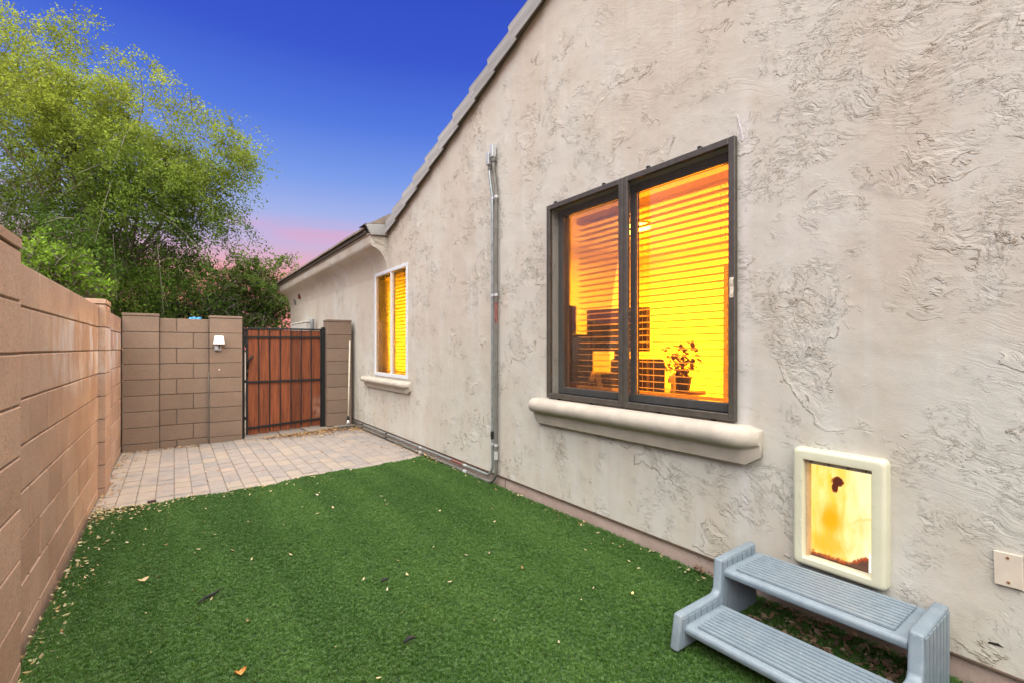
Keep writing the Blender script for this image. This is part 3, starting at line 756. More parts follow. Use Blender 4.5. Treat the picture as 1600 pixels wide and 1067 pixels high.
# things seen through the large window
def monitor():
    root = thing('monitor', 'dark computer monitor seen tilted through the large window', 'monitor', (3.35, 3.10, .92), rot=(0, 0, R(18)))
    MB().box(-.02, .02, -.31, .31, .33, .72).build('screen', DARKITEM, root, bev=.006)
    MB().box(-.0, .04, -.03, .03, .012, .38).build('stand', DARKITEM, root)
    MB().box(-.1, .12, -.14, .14, 0, .012).build('foot', DARKITEM, root)
    d = thing('desk', 'wooden desk under the monitor inside the lit room', 'desk', (3.35, 3.2, .18))
    MB().box(-.40, .40, -.75, .85, .70, .735).build('top', WOODITEM, d, bev=.004)
    for a in (-.36, .33):
        for b in (-.7, .78): MB().box(a, a+.04, b, b+.04, 0, .70).build('leg', WOODITEM, d)
    c = thing('office_chair', 'dark office chair with pale curved arms inside the lit room', 'chair', (3.02, 2.62, .18), rot=(0, 0, R(35)))
    pale = simple('pale_plastic', (.85, .75, .45), .5)
    MB().box(-.26, .26, -.26, .26, .50, .60).build('seat', DARKITEM, c, bev=.03, seg=2)
    MB().prism([(.22, .66), (.27, .64), (.34, .98), (.28, 1.02)], 'y', -.23, .23).build('backrest', DARKITEM, c, bev=.03, seg=2)
    for s_ in (-1, 1):
        MB().tube([(-.26, s_*.29, .86), (-.14, s_*.30, .90), (.06, s_*.30, .88), (.17, s_*.30, .78), (.19, s_*.27, .62)], .020, 8).build('armrest', pale, c, smooth=True)
    MB().tube([(0, 0, .06), (0, 0, .50)], .03, 10).build('column', DARKITEM, c)
    for k in range(5):
        a = 2*math.pi*k/5; MB().tube([(0, 0, .09), (.3*math.cos(a), .3*math.sin(a), .04)], .02, 6).build('leg', DARKITEM, c)
    pp = thing('paper_tray', 'low stack of papers and trays on the desk inside the lit room', 'tray', (3.2, 3.30, .92), rot=(0, 0, R(12)))
    for k in range(4): MB().box(-.16, .14, -.30+.02*k, .16, .002+.035*k, .024+.035*k).build('tray', DARKITEM if k % 2 else WOODITEM, pp)
    s_ = thing('shelf_unit', 'dark shelf with stacked things at the far left inside the large window', 'shelf', (3.0, 3.38, .18))
    MB().box(-.2, .2, -.22, .22, 0, .80).build('cabinet', WOODITEM, s_, bev=.004)
    MB().box(-.14, .12, -.20, .05, .805, 1.22).build('box', DARKITEM, s_, bev=.004)
    MB().box(-.10, .15, .055, .16, .805, 1.50).build('speaker', DARKITEM, s_, bev=.004)
    p = thing('potted_plant', 'small potted plant on the floor stand right of the monitor inside', 'plant', (3.55, 2.55, .18))
    MB().tube([(0, 0, 0), (0, 0, .72)], .12, 10).build('stand', WOODITEM, p)
    MB().tube([(0, 0, .72), (0, 0, .86)], [.06, .085], 10).build('pot', DARKITEM, p)
    lf = MB()
    for k in range(170):
        a = random.uniform(0, 6.28); r = random.uniform(.0, .15); h = .86+random.uniform(.0, .28)
        b = Vector((r*math.cos(a), r*math.sin(a), h)); q = Vector((random.uniform(-1, 1), random.uniform(-1, 1), random.uniform(-.5, .5))).normalized()*.045
        u = q.cross(Vector((0, 0, 1))).normalized()*.022
        lf.add([b-q, b+u, b+q, b-u], [(0, 1, 2, 3)])
    lf.build('foliage', simple('indoor_leaf', (.20, .10, .02), .6), p, fix=False)
    cu = thing('curtain', 'pale curtain panel at the right side inside the lit room', 'curtain', (3.75, 1.75, .19))
    pts = []; n = 40
    for i in range(n+1): pts.append((.03*math.sin(i*1.1), -.55+1.1*i/n*1.0))
    ring = [(a, b) for a, b in pts]+[(a+.012, b) for a, b in reversed(pts)]
    MB().prism(ring, 'z', 0, 1.78).build('cloth', simple('curtain_cloth', (.85, .78, .5), .8), cu)
monitor()
def desk_chair_small():
    c = thing('slat_back_chair', 'dark ladder-back chair behind the small lit window', 'chair', (2.95, 6.45, .18), rot=(0, 0, R(80)))
    for s_ in (-1, 1):
        MB().box(s_*.2-.02, s_*.2+.02, -.02, .02, 0, 1.22).build('leg', DARKITEM, c); MB().box(s_*.2-.02, s_*.2+.02, .36, .40, 0, .44).build('leg', DARKITEM, c)
    for k in range(6): MB().box(-.18, .18, -.01, .01, .62+.1*k, .67+.1*k).build('back_slat', DARKITEM, c)
    MB().box(-.22, .22, -.02, .42, .44, .48).build('seat', DARKITEM, c)
desk_chair_small()

# ------------------------------------------------------------ pet door
def pet_door():
    Y0, Y1, Z0, Z1 = .724, 1.083, .299, .830
    yc, zc_ = (Y0+Y1)/2, (Z0+Z1)/2
    root = thing('pet_door', 'cream plastic pet door with a glowing yellow flap in the stucco wall', 'pet door', (HX, yc, Z0))
    def rrect(y0, y1, z0, z1, r, n=5):
        p = []
        for (cy, cz, a0) in ((y1-r, z1-r, 0), (y0+r, z1-r, 90), (y0+r, z0+r, 180), (y1-r, z0+r, 270)):
            for k in range(n+1): a = R(a0+90*k/n); p.append((cy+r*math.cos(a), cz+r*math.sin(a)))
        return p
    loops = []   # (x, outline)
    def L(x, ins, r): loops.append([(x, p[0]-yc, p[1]-Z0) for p in rrect(Y0+ins, Y1-ins, Z0+ins, Z1-ins, r)])
    def Li(x, y0, y1, z0, z1, r): loops.append([(x, p[0]-yc, p[1]-Z0) for p in rrect(y0, y1, z0, z1, r)])
    L(.002, 0, .022); L(-.030, .001, .022); L(-.040, .004, .020); L(-.046, .010, .018); L(-.048, .018, .014)
    Li(-.047, .772, 1.040, .335, .782, .006); Li(-.043, .775, 1.037, .338, .779, .005); Li(-.012, .777, 1.035, .340, .777, .004); Li(.004, .777, 1.035, .340, .777, .004)
    n = len(loops[0]); vs_ = [v for l in loops for v in l]; fs = []
    for i in range(len(loops)-1):
        for k in range(n): fs.append((i*n+k, i*n+(k+1) % n, (i+1)*n+(k+1) % n, (i+1)*n+k))
    o = MB().add(vs_, fs).build('frame', CREAM, root); autosmooth(o, 35)
    for z in (.39, .47, .60, .68):
        MB().box(-.0495, -.0465, 1.042-yc, 1.050-yc, z-Z0, z+.035-Z0).build('clip', CREAM, root, bev=.001)
    for z in (.37, .45, .55, .64):
        MB().box(-.0495, -.0465, .762-yc, .765-yc, z-Z0, z+.005-Z0).build('clip', CREAM, root)
    # second inner frame, orange lit edge strip
    strip = simple('inner_track', (.55, .38, .22), .5)
    MB().box(-.020, .015, 1.026-yc, 1.0345-yc, .341-Z0, .776-Z0).build('track', strip, root)
    MB().box(-.020, .015, .7775-yc, .783-yc, .341-Z0, .776-Z0).build('track', strip, root)
    MB().box(-.022, .015, .784-yc, 1.025-yc, .761-Z0, .776-Z0).build('flap_bar', simple('flap_bar', (.42, .36, .30), .5), root)
    for y in (.80, .865, .94, 1.01):
        MB().tube([(-.0225, y-yc, .7685-Z0), (-.026, y-yc, .7685-Z0)], .004, 8).build('screw', simple('screw_metal', (.2, .17, .14), .4, .6), root)
    # flap: vinyl, emissive in place of light from behind, stained and torn at the bottom
    m, t, p, o_ = mat('glowing_flap'); P = t.pos(); y, z = t.sep(P)[1], t.sep(P)[2]
    nn = t.noise(P, 9, 4, .6, .5); nf = t.noise(P, 45, 5, .7); wn = t.math('SUBTRACT', t.noise(t.vmath('MULTIPLY', P, (1, 1.6, .55)), 13, 5, .62, .8), .5)
    u = t.math('DIVIDE', t.math('SUBTRACT', 1.035, y), .258); v = t.math('DIVIDE', t.math('SUBTRACT', z, .340), .421)  # u: left->right in view
    c = t.mix(t.smooth(t.noise(t.vmath('MULTIPLY', P, (1, 2.2, .6)), 10, 5, .6, 1.0), .3, .7), (1.0, .58, .05), (1.0, .80, .28))
    c = t.mix(t.smooth(t.math('ADD', u, t.math('MULTIPLY', wn, .5)), .45, .95, 0, .75), c, (1.0, .93, .58))
    def blob(uc, vc, ru, rv, amt=.6):
        du = t.math('DIVIDE', t.math('SUBTRACT', u, uc), ru); dv = t.math('DIVIDE', t.math('SUBTRACT', v, vc), rv)
        d = t.math('SQRT', t.math('ADD', t.math('MULTIPLY', du, du), t.math('MULTIPLY', dv, dv)))
        return t.math('ADD', d, t.math('MULTIPLY', wn, amt))
    c = t.mix(t.smooth(blob(.34, .43, .26, .20), 1.2, .2, 0, .95), c, (1.0, .40, .004))
    c = t.mix(t.smooth(blob(.30, .16, .40, .16), 1.1, .3, 0, .8), c, (1.0, .44, .01))
    c = t.mix(t.smooth(blob(.45, .70, .18, .10), 1.0, .3, 0, .4), c, (1.0, .55, .03))
    c = t.mix(t.smooth(blob(.80, .45, .20, .14), 1.2, .2, 0, .3), c, (.8, .48, .06))
    c = t.mix(t.smooth(u, .05, .0, 0, .8), c, (1.0, .45, .03))
    crease = t.math('ABSOLUTE', t.math('SUBTRACT', t.math('ADD', v, t.math('MULTIPLY', wn, .10)), t.math('ADD', .52, t.math('MULTIPLY', t.math('POWER', t.math('SUBTRACT', u, .95), 2), -.9))))
    c = t.mix(t.math('MULTIPLY', t.smooth(crease, .02, .0), t.smooth(u, .5, .75, 0, .45)), c, (.85, .5, .05))
    c = t.mix(t.smooth(t.noise(t.vmath('MULTIPLY', P, (1, 1.2, 1)), 60, 5, .75), .62, .75, 0, .35), c, (.95, .60, .12))
    wn2 = t.math('SUBTRACT', t.noise(P, 38, 4, .65), .5)
    sp = t.math('ADD', t.math('MINIMUM', blob(.44, .84, .095, .052, .5), blob(.41, .78, .050, .060, .5)), t.math('MULTIPLY', wn2, 1.2))
    c = t.mix(t.smooth(sp, 1.12, .9), c, (.30, .06, .015)); c = t.mix(t.smooth(sp, .9, .75), c, (.10, .022, .012))
    edge = t.math('ADD', t.math('ADD', .035, t.math('MULTIPLY', t.smooth(u, .55, .95), .11)), t.math('MULTIPLY', t.math('SUBTRACT', nf, .5), .14))
    ed = t.math('SUBTRACT', v, edge)
    c = t.mix(t.smooth(ed, .02, -.005), c, (.42, .07, .01)); c = t.mix(t.smooth(ed, -.01, -.03), c, (.12, .05, .03))
    gap = t.math('MULTIPLY', t.smooth(u, .895, .905), t.smooth(v, .20, .19))
    c = t.mix(gap, c, (1.0, .95, .75))
    t.n.remove(p)
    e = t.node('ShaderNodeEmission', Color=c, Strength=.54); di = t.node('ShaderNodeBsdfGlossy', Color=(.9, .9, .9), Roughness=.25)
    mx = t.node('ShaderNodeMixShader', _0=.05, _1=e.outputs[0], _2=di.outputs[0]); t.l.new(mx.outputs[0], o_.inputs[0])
    ny_, nz_ = 10, 16; vs_ = []; fs = []
    for j in range(nz_+1):
        for i in range(ny_+1):
            yy = .776+.260*i/ny_; z_ = .339+.438*j/nz_
            vs_.append((.012+.003*math.sin(yy*40)*math.sin(z_*15), yy-yc, z_-Z0))
    for j in range(nz_):
        for i in range(ny_): a = j*(ny_+1)+i; fs.append((a, a+1, a+ny_+2, a+ny_+1))
    MB().add(vs_, fs).build('flap', m, root, fix=False, smooth=True)
pet_door()
def cover_plate():
    root = thing('cover_plate', 'cream blank outlet cover plate with two rusty screws low on the stucco wall', 'cover plate', (HX, .386, .513), rot=(R(-1.5), 0, 0))
    MB().box(-.012, -.001, -.036, .036, -.058, .058).build('plate', simple('plate_paint', (.56, .50, .42), .5, var=.05), root, bev=.002, seg=2)
    for z in (-.042, .042):
        MB().tube([(-.0122, 0, z), (-.0145, 0, z)], .0045, 8).build('screw', simple('rusty_screw', (.20, .09, .035), .7), root)
    h = thing('wall_hole', 'small dark hole in the stucco low at the right edge', 'hole', (HX-.0015, .42, .235))
    MB().prism([(-.022, .0), (-.008, .008), (.016, .003), (.02, -.004), (.003, -.003)], 'x', 0, .001).build('cavity', simple('dark_cavity', (.02, .017, .015), .9), h)
cover_plate()
# sealant smear above the window corner
sm = MB()
def smear(pts, ws):
    V = []
    for (y, z), w_ in zip(pts, ws): V += [(HX-.0010, y-w_, z), (HX-.0035, y, z+.001), (HX-.0010, y+w_, z)]
    sm.add(V, [(3*i+k, 3*i+k+1, 3*i+k+4, 3*i+k+3) for i in range(len(pts)-1) for k in (0, 1)])
smear([(1.372, 2.478), (1.369, 2.455), (1.361, 2.42), (1.353, 2.39), (1.347, 2.355), (1.346, 2.33)], [.002, .007, .006, .009, .012, .006])
smear([(1.300, 2.470), (1.310, 2.45), (1.325, 2.415), (1.335, 2.385), (1.342, 2.36)], [.001, .003, .005, .005, .004])
tag(sm.build('sealant_smear', simple('white_sealant', (.50, .50, .50), .7, var=.25, scale=60), fix=False), 'white V-shaped smear of sealant above the large window corner', 'sealant')

# ------------------------------------------------------------ conduits
def conduits():
    def arc(c, r, a0, a1, n=6): return [(c[0]+r*math.cos(R(a0+(a1-a0)*k/n)), c[1]+r*math.sin(R(a0+(a1-a0)*k/n))) for k in range(n+1)]
    for (lab, Yv, Yt, Zb, r, m, xo, rad, ztop) in (
        ('thinner bluish metal conduit, left one of the pair on the wall', 3.662, 3.705, .128, .0115, GALV, .030, .10, 2.93),
        ('thicker grey metal conduit with red marking, right one of the pair on the wall', 3.600, 3.640, .070, .0155, GALV_OLD, .030, .13, 2.98)):
        root = thing('conduit', lab, 'conduit', (HX-xo, Yv, 0), group='pair of metal conduits on the house wall')
        p = [(0, Yt-Yv, ztop), (0, Yt-Yv, ztop-.10), (0, (Yt-Yv)*.5, ztop-.19), (0, 0, ztop-.28)]
        p += [(0, 0, z) for z in (2.2, 1.5, .8)]
        p += [(0, yy, zz_) for yy, zz_ in arc((rad, Zb+rad), rad, 180, 270, 8)]
        p += [(0, y-Yv, Zb) for y in (4.5, 5.5, 6.5, 7.3, 7.80)]
        MB().tube(p, r, 12).build('pipe', m, root, smooth=True)
        lb = MB().box(-.030, .016, Yt-Yv-.022, Yt-Yv+.022, ztop, ztop+.115)
        lb.build('junction_box', GALV_BOX, root, bev=.006, seg=2)
        MB().tube([(0, Yt-Yv, ztop-.035), (0, Yt-Yv, ztop-.001)], r*1.5, 10).build('connector', GALV_OLD, root, smooth=False)
        MB().tube([(-.0305, Yt-Yv, ztop+.02), (-.033, Yt-Yv, ztop+.02)], .005, 8).build('screw', GALV_OLD, root)
        for z in (2.62, 1.75, .42):
            MB().tube([(0, 0, z-.012), (0, 0, z+.012)], r*1.18, 10).build('strap', GALV_BOX, root)
            MB().box(.0, xo-.004, .0, .045, z-.009, z+.009).build('strap', GALV_BOX, root)
        for yy in (4.15, 5.2, 6.3, 7.3):
            MB().tube([(0, yy-Yv-.03, Zb), (0, yy-Yv+.03, Zb)], r*1.22, 10).build('coupling', GALV_BOX if yy < 6 else BLACK_METAL, root)
        zc2 = .50 if r < .015 else .33
        MB().tube([(0, 0, zc2-.035), (0, 0, zc2+.035)], r*1.3, 10).build('coupling', BLACK_METAL if r < .015 else GALV_BOX, root)
        if r > .015: MB().tube([(0, 0, 1.50), (0, 0, 1.68)], r*1.03, 12, cap=False).build('red_marking', RED, root, smooth=True, fix=False)
        else: MB().tube([(0, 4.20-Yv, Zb), (0, 4.44-Yv, Zb)], r*1.05, 12, cap=False).build('red_marking', RED, root, smooth=True, fix=False)
conduits()

# ------------------------------------------------------------ step stool
def stool():
    cx, cy = 1.975, .88; g0 = zg(1.95)+.005
    root = thing('step_stool', 'blue-grey plastic two-step stool below the pet door', 'step stool', (cx, cy, g0), rot=(0, 0, R(1.5)))
    Z = lambda z: z-g0
    # side panels: one stepped outline each
    def side(y0, y1):
        out = [(1.672, .05), (1.700, .190), (1.965, .192), (1.980, .198), (1.988, .212), (2.000, .340), (2.300, .345), (2.315, .05), (2.14, .05)]
        mb = MB().prism([(a-cx, Z(b)) for a, b in out], 'y', y0-cy, y1-cy)
        o = mb.build('side_panel', STOOL, root, bev=.010, seg=3); autosmooth(o, 30)
        for k in range(6):    # moulded ribs on the inner and outer faces
            pass
        return o
    sl = side(1.222, 1.262); sr = side(.520, .565)
    for (yy, sgn, pr) in ((1.222, -1, sl), (.520, -1, sr)):
        rb = MB()
        for k in range(7):
            x = 2.002+.042*k
            rb.box(x-cx, x+.033-cx, yy-.004-cy, yy-.0005-cy, Z(.07), Z(.330))
        for k in range(6):
            x = 1.705+.044*k
            rb.box(x-cx, x+.034-cx, yy-.004-cy, yy-.0005-cy, Z(.07), Z(.177))
        for q in rb.f[::6]: pass
        o = rb.build('rib', STOOL, pr); autosmooth(o)
    def tread(x0, x1, ztop, y0, y1):
        H = .036
        # shell with rounded nose
        pts = []
        for k in range(7):
            a = R(180+90-15*k) ; pts.append((x0+.016-cx+.016*math.cos(R(270-22.5*k)), Z(ztop-.020)+.018*math.sin(R(270-22.5*k))))
        pts = [(x0+.010-cx, Z(ztop-.040)), (x0-cx, Z(ztop-.034)), (x0-.003-cx, Z(ztop-.016)), (x0+.003-cx, Z(ztop-.006)), (x0+.014-cx, Z(ztop-.001)), (x1-.004-cx, Z(ztop-.001)), (x1-cx, Z(ztop-.006)), (x1-cx, Z(ztop-.036))]
        o = MB().prism(pts, 'y', y0-cy, y1-cy).build('tread', STOOL, root, bev=.0015); autosmooth(o, 25)
        MB().box(x0+.024-cx, x1-.026-cx, y0+.045-cy, y1-.045-cy, Z(ztop-.0012), Z(ztop+.0012)).build('groove_bed', STOOL_DIRTY, o)
        n = 10; w_ = (x1-x0-.045)/n
        me = None
        for k in range(n):
            xa = x0+.022+w_*k
            q = [(-w_*.37, 0), (-w_*.31, .0085), (w_*.31, .0085), (w_*.37, 0)]
            if me is None: 
                mm = MB().prism(q, 'y', -(y1-y0)/2+.042, (y1-y0)/2-.042); me = mm.mesh('ridge', STOOL)
            link('ridge', me, o, (xa+w_/2-cx, (y0+y1)/2-cy, Z(ztop-.0008)))
    tread(2.012, 2.312, .302, .5675, 1.2195)
    tread(1.718, 1.995, .150, .5675, 1.2195)
stool()

# ------------------------------------------------------------ broom leaning in the corner
def broom():
    b = Vector((2.20, 7.56, .075)); top = Vector((2.285, 7.755, 1.39)); d = top-b
    root = thing('floor_scraper', 'long pale-handled floor scraper leaning in the corner beside the gate pillar', 'scraper', tuple(b))
    MB().tube([d*.12, d*.5, d], .0115, 10).build('handle', simple('pale_handle', (.62, .58, .48), .5), root, smooth=True)
    MB().tube([d*.075, d*.12], .017, 10).build('grip', BLACK_METAL, root, smooth=True)
    MB().tube([d*.03, d*.075], [.033, .014], 10).build('socket', simple('chrome_socket', (.75, .75, .75), .3, .6), root, smooth=True)
    MB().box(-.15, .13, -.012, .012, -.012, .012).build('blade', simple('grey_blade', (.12, .13, .13), .5, .4), root, bev=.003)
    MB().prism([(-.05, .012), (.05, .012), (.02, .05), (-.02, .05)], 'y', -.01, .01).build('blade_holder', simple('holder', (.25, .22, .2), .6), root)
broom()

# small things on and behind the far wall of the house
def far_bits():
    a = thing('alarm_box', 'small red-brown box high on the far end of the house wall', 'alarm box', (HX, 11.75, 2.44))
    MB().box(-.07, -.004, -.05, .05, -.055, .055).build('body', simple('redbrown', (.13, .03, .02), .5), a, bev=.008)
    b = thing('junction_box', 'small grey box beyond the red-brown one under the eave', 'junction box', (HX, 12.35, 2.36))
    MB().box(-.04, -.004, -.05, .05, -.06, .06).build('body', GALV_OLD, b, bev=.006)
    c = thing('utility_cabinet', 'pale grey utility cabinet top showing above the gate on the house wall', 'cabinet', (HX, 11.3, 0))
    MB().box(-.17, -.004, -.75, .75, 1.0, 1.80).build('body', simple('pale_cabinet', (.50, .50, .47), .6), c, bev=.01)
    MB().box(-.18, -.004, -.77, .77, 1.803, 1.83).build('lid', simple('pale_lid', (.62, .62, .58), .6), c, bev=.005)
    MB().tube([(-.09, -.98, .8), (-.09, -.98, 1.80), (-.09, -.98, 1.86)], .045, 10).build('vent_pipe', simple('grey_vent', (.22, .24, .26), .5), c, smooth=True)
    d = MB(); 
    for k in range(6): d.tube([(.20+.025*k, 9.0+.02*(k % 2), 1.69), (.21+.025*k, 9.02, 1.745+.006*(k % 3))], .022, 6)
    d.box(.15, .37, 8.9, 9.1, -.1, 1.70)
    tag(d.build('plastic_bin', simple('blue_plastic', (.05, .27, .50), .4), bev=.004), 'blue plastic thing just showing over the back block wall', 'bin')
far_bits()

# ------------------------------------------------------------ leaf litter
def leaf_mat(name, stops, rough=.7):
    m, t, p, o = mat(name); r = t.n.new('ShaderNodeNewGeometry').outputs['Random Per Island']
    t.put(p.inputs['Base Color'], t.ramp(r, *stops)); p.inputs['Roughness'].default_value = rough; p.inputs['Specular IOR Level'].default_value = .2; return m
CREAM_LEAF = leaf_mat('cream_litter', ((0, (.42, .37, .20)), (.35, (.50, .44, .27)), (.6, (.33, .27, .12)), (.78, (.24, .13, .055)), (1, (.54, .50, .37))))
TAN_LEAF = leaf_mat('tan_litter', ((0, (.36, .20, .09)), (.35, (.48, .32, .14)), (.55, (.16, .08, .045)), (.8, (.30, .15, .07)), (1, (.58, .50, .32))))
BROWN_LEAF = leaf_mat('mulch_litter', ((0, (.13, .085, .055)), (.4, (.20, .13, .085)), (.7, (.08, .05, .035)), (1, (.30, .23, .17))))
def litter(name, pts, m, smin, smax, lab):
    V = []; F = []
    for (x, y, z) in pts:
        L = random.uniform(smin, smax); W = L*random.uniform(.28, .55); a = random.uniform(0, 6.28)
        M = Matrix.Translation((x, y, z)) @ Euler((random.uniform(-.5, .5), random.uniform(-.5, .5), a)).to_matrix().to_4x4()
        cu = random.uniform(.05, .35)*L
        p = [(-L/2, 0, cu), (-L*.2, -W/2, cu*.3), (L*.2, -W*.45, cu*.2), (L/2, 0, cu*.8), (L*.2, W*.45, cu*.3), (-L*.2, W/2, cu*.4), (0, 0, 0)]
        b = len(V); V += [tuple(M @ Vector(q)) for q in p]; F += [(b+6, b+i, b+(i+1) % 6) for i in range(6)]
    o = MB().add(V, F).build(name, m, fix=False); tag(o, lab, 'leaf litter', kind='stuff'); return o
def U(a, b): return random.uniform(a, b)
P1 = []
GZ = lambda x: zg(x)+.026
for _ in range(420):      # along the left wall
    y = U(2.2, 5.1); x = LX0+.02+abs(random.gauss(0, .05+.02*(y-2))); P1.append((x, y, GZ(x)-random.uniform(0, .016)))
for _ in range(230):      # far left corner of the turf
    x = LX0+.03+abs(random.gauss(0, .20)); y = lawn_edge(x)-abs(random.gauss(0, .16)); P1.append((x, y, GZ(x)))
for _ in range(150): x = min(HX-.06, LX0+.05+abs(random.gauss(0, 1.0))); P1.append((x, lawn_edge(x)-abs(random.gauss(0, .14)), GZ(x)))
for _ in range(120): x = U(LX0+.05, HX-.05); P1.append((x, U(1.2, 4.9), GZ(x)))
for _ in range(90): x = HX-.02-abs(random.gauss(0, .06)); P1.append((x, U(1.5, 5.0), GZ(x)))
litter('fallen_leaves', P1, CREAM_LEAF, .012, .034, 'small cream and yellow fallen leaves scattered over the turf and thick along the block wall')
P2 = []
for _ in range(1300):
    x = min(2.32, 1.0+1.35*random.random()**.7); w_ = .05+.15*max(0, (x-.9))*random.choice((.4, 1, 1.6)); y = 7.655-.02*(1.3 < x < 1.7)+.05*(x > 1.9)-abs(random.gauss(0, w_)); P2.append((x, y, zg(x)+.006+U(0, .022)))
for _ in range(120): x = U(LX0+.02, .3); P2.append((x, 7.76-abs(random.gauss(0, .05)), zg(x)+.004+U(0, .006)))
for _ in range(110): y = U(5.1, 7.7); P2.append((LX0+.02+abs(random.gauss(0, .05))+(.05 if 5.59 < y < 5.99 else 0), y, -.026+U(0, .004)))
for _ in range(60): y = U(5.2, 7.6); P2.append((HX-.01-abs(random.gauss(0, .03)), y, zg(HX)+.006))
for _ in range(45): x = U(-.5, 2.3); P2.append((x, U(5.15, 7.6), zg(x)+.004))
for _ in range(70): y = U(4.6, 5.3); P2.append((HX-.02-abs(random.gauss(0, .04)), y, zg(HX)+.03))
litter('fallen_leaves', P2, TAN_LEAF, .018, .042, 'tan dry leaves heaped along the gate kerb and edges of the pavers')
P3 = []
for _ in range(420): x = U(1.98, 2.36); P3.append((x, U(.55, 1.19), zg(x)+.022+U(0, .012)))
for _ in range(12): P3.append((HX-.03-U(0, .03), U(1.45, 1.6), zg(HX)+.04))
litter('mulch', P3, BROWN_LEAF, .016, .048, 'dark brown leaf mulch and bark bits lying under the step stool')

# single pieces on the turf
def piece(name, x, y, L, W, m, lab, cat, a=0, h=.01):
    n = 7; vs_ = []
    for i in range(n):
        f = i/(n-1)*2-1; w_ = W*(1-f*f)**.6
        vs_ += [(f*L/2, -w_/2, h*abs(f)), (f*L/2, 0, h*.25*abs(f)-.001), (f*L/2, w_/2, h*abs(f)*1.3)]
    fs = [(3*i+k, 3*i+k+1, 3*i+k+4, 3*i+k+3) for i in range(n-1) for k in (0, 1)]
    o = MB().add(vs_, fs).build(name, m, fix=False, smooth=True); o.location = (x, y, zg(x)+.040); o.rotation_euler = (.2, .1, a); tag(o, lab, cat); return o
def twig(name, pts, r, m, lab, cat):
    x, y = pts[0][:2]
    o = MB().tube([(a-x, b-y, c) for a, b, c in pts], r, 6).build(name, m, smooth=True); o.location = (x, y, zg(x)+.036); tag(o, lab, cat)
orange = simple('orange_leaf', (.50, .22, .05), .6, var=.3, scale=60); dark = simple('dark_debris', (.018, .02, .02), .8, var=.4, scale=60, bump=.002)
piece('fallen_leaf', .211, 2.158, .045, .022, orange, 'curled orange leaf on the turf at the bottom of the picture', 'leaf', .3, .016)
piece('fallen_leaf', 1.86, 1.62, .040, .013, simple('pale_chip', (.62, .52, .25), .6), 'pale yellow chip on the turf left of the step stool', 'leaf', .5, .004)
piece('fallen_leaf', -.14, 3.33, .06, .025, simple('tan_leaf', (.50, .36, .20), .6), 'largest tan leaf on the turf near the block wall', 'leaf', .6)
twig('twig', [(.10, 2.88, 0), (.13, 2.91, .006), (.165, 2.93, .004), (.205, 2.97, .008)], [.004, .009, .008, .003], dark, 'dark twig lying on the turf nearer the block wall', 'twig')
twig('debris', [(.80, 1.95, 0), (.83, 1.962, .006), (.855, 1.955, .003)], [.004, .011, .005], dark, 'small dark clump on the turf near the bottom centre', 'debris')
twig('debris', [(.905, 2.52, 0), (.93, 2.53, .005), (.95, 2.525, .002)], [.003, .010, .004], dark, 'small dark clump on the turf in the middle of the lawn', 'debris')
o = MB().box(-.03, .03, -.018, .018, 0, .014).build('wood_chip', simple('dark_brown_chip', (.045, .018, .015), .6), bev=.004); o.location = (-.155, 5.13, -.028); o.rotation_euler = (0, 0, .25)
tag(o, 'dark brown chip on the pavers at the edge of the turf', 'chip')

# ------------------------------------------------------------ trees
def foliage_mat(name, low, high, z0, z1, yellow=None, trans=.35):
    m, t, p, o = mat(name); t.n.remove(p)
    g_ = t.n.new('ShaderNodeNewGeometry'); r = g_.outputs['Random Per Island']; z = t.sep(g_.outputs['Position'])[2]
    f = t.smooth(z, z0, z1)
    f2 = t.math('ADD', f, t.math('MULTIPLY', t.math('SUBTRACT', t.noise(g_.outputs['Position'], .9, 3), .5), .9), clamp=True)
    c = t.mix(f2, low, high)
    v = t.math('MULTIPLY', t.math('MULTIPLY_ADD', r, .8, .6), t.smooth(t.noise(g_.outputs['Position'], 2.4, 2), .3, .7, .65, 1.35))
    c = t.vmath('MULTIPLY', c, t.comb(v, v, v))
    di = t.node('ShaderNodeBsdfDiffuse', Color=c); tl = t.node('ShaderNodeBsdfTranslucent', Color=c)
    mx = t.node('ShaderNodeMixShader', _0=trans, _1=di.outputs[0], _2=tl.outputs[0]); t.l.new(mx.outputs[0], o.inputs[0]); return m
BARK = simple('bark', (.15, .125, .10), .9, scale=8, var=.35, bump=.01)
TWIG = simple('pale_twig', (.17, .155, .12), .9)
def leaf_cloud(name, centers, dirs, n_leaf, spread, size, m, parent, seed=1, aspect=.45):
    """leaves strung along drooping twigs: centers (N,3) twig starts, dirs (N,3) twig vectors"""
    rg = np.random.default_rng(seed); N_ = len(centers)
    t_ = rg.random((N_, n_leaf))
    c = centers[:, None, :]+dirs[:, None, :]*t_[..., None]
    L = np.linalg.norm(dirs, axis=1)[:, None]
    c[..., 2] -= (t_**2)*L*.35
    c = c.reshape(-1, 3)+rg.normal(0, spread, (N_*n_leaf, 3))
    K = len(c)
    a = rg.normal(0, 1, (K, 3)); a[:, 2] -= .3; a /= np.linalg.norm(a, axis=1)[:, None]
    b = np.cross(a, rg.normal(0, 1, (K, 3))); b /= np.linalg.norm(b, axis=1)[:, None]
    s_ = size*(.6+.8*rg.random((K, 1)))
    V = np.stack([c-a*s_, c+b*s_*aspect, c+a*s_, c-b*s_*aspect], 1).reshape(-1, 3)
    me = bpy.data.meshes.new(name); me.vertices.add(4*K); me.vertices.foreach_set('co', V.astype(np.float32).ravel())
    me.loops.add(4*K); me.loops.foreach_set('vertex_index', np.arange(4*K, dtype=np.int32))
    me.polygons.add(K); me.polygons.foreach_set('loop_start', np.arange(0, 4*K, 4, dtype=np.int32))
    me.update(); me.validate(); me.materials.append(m)
    return link(name, me, parent)
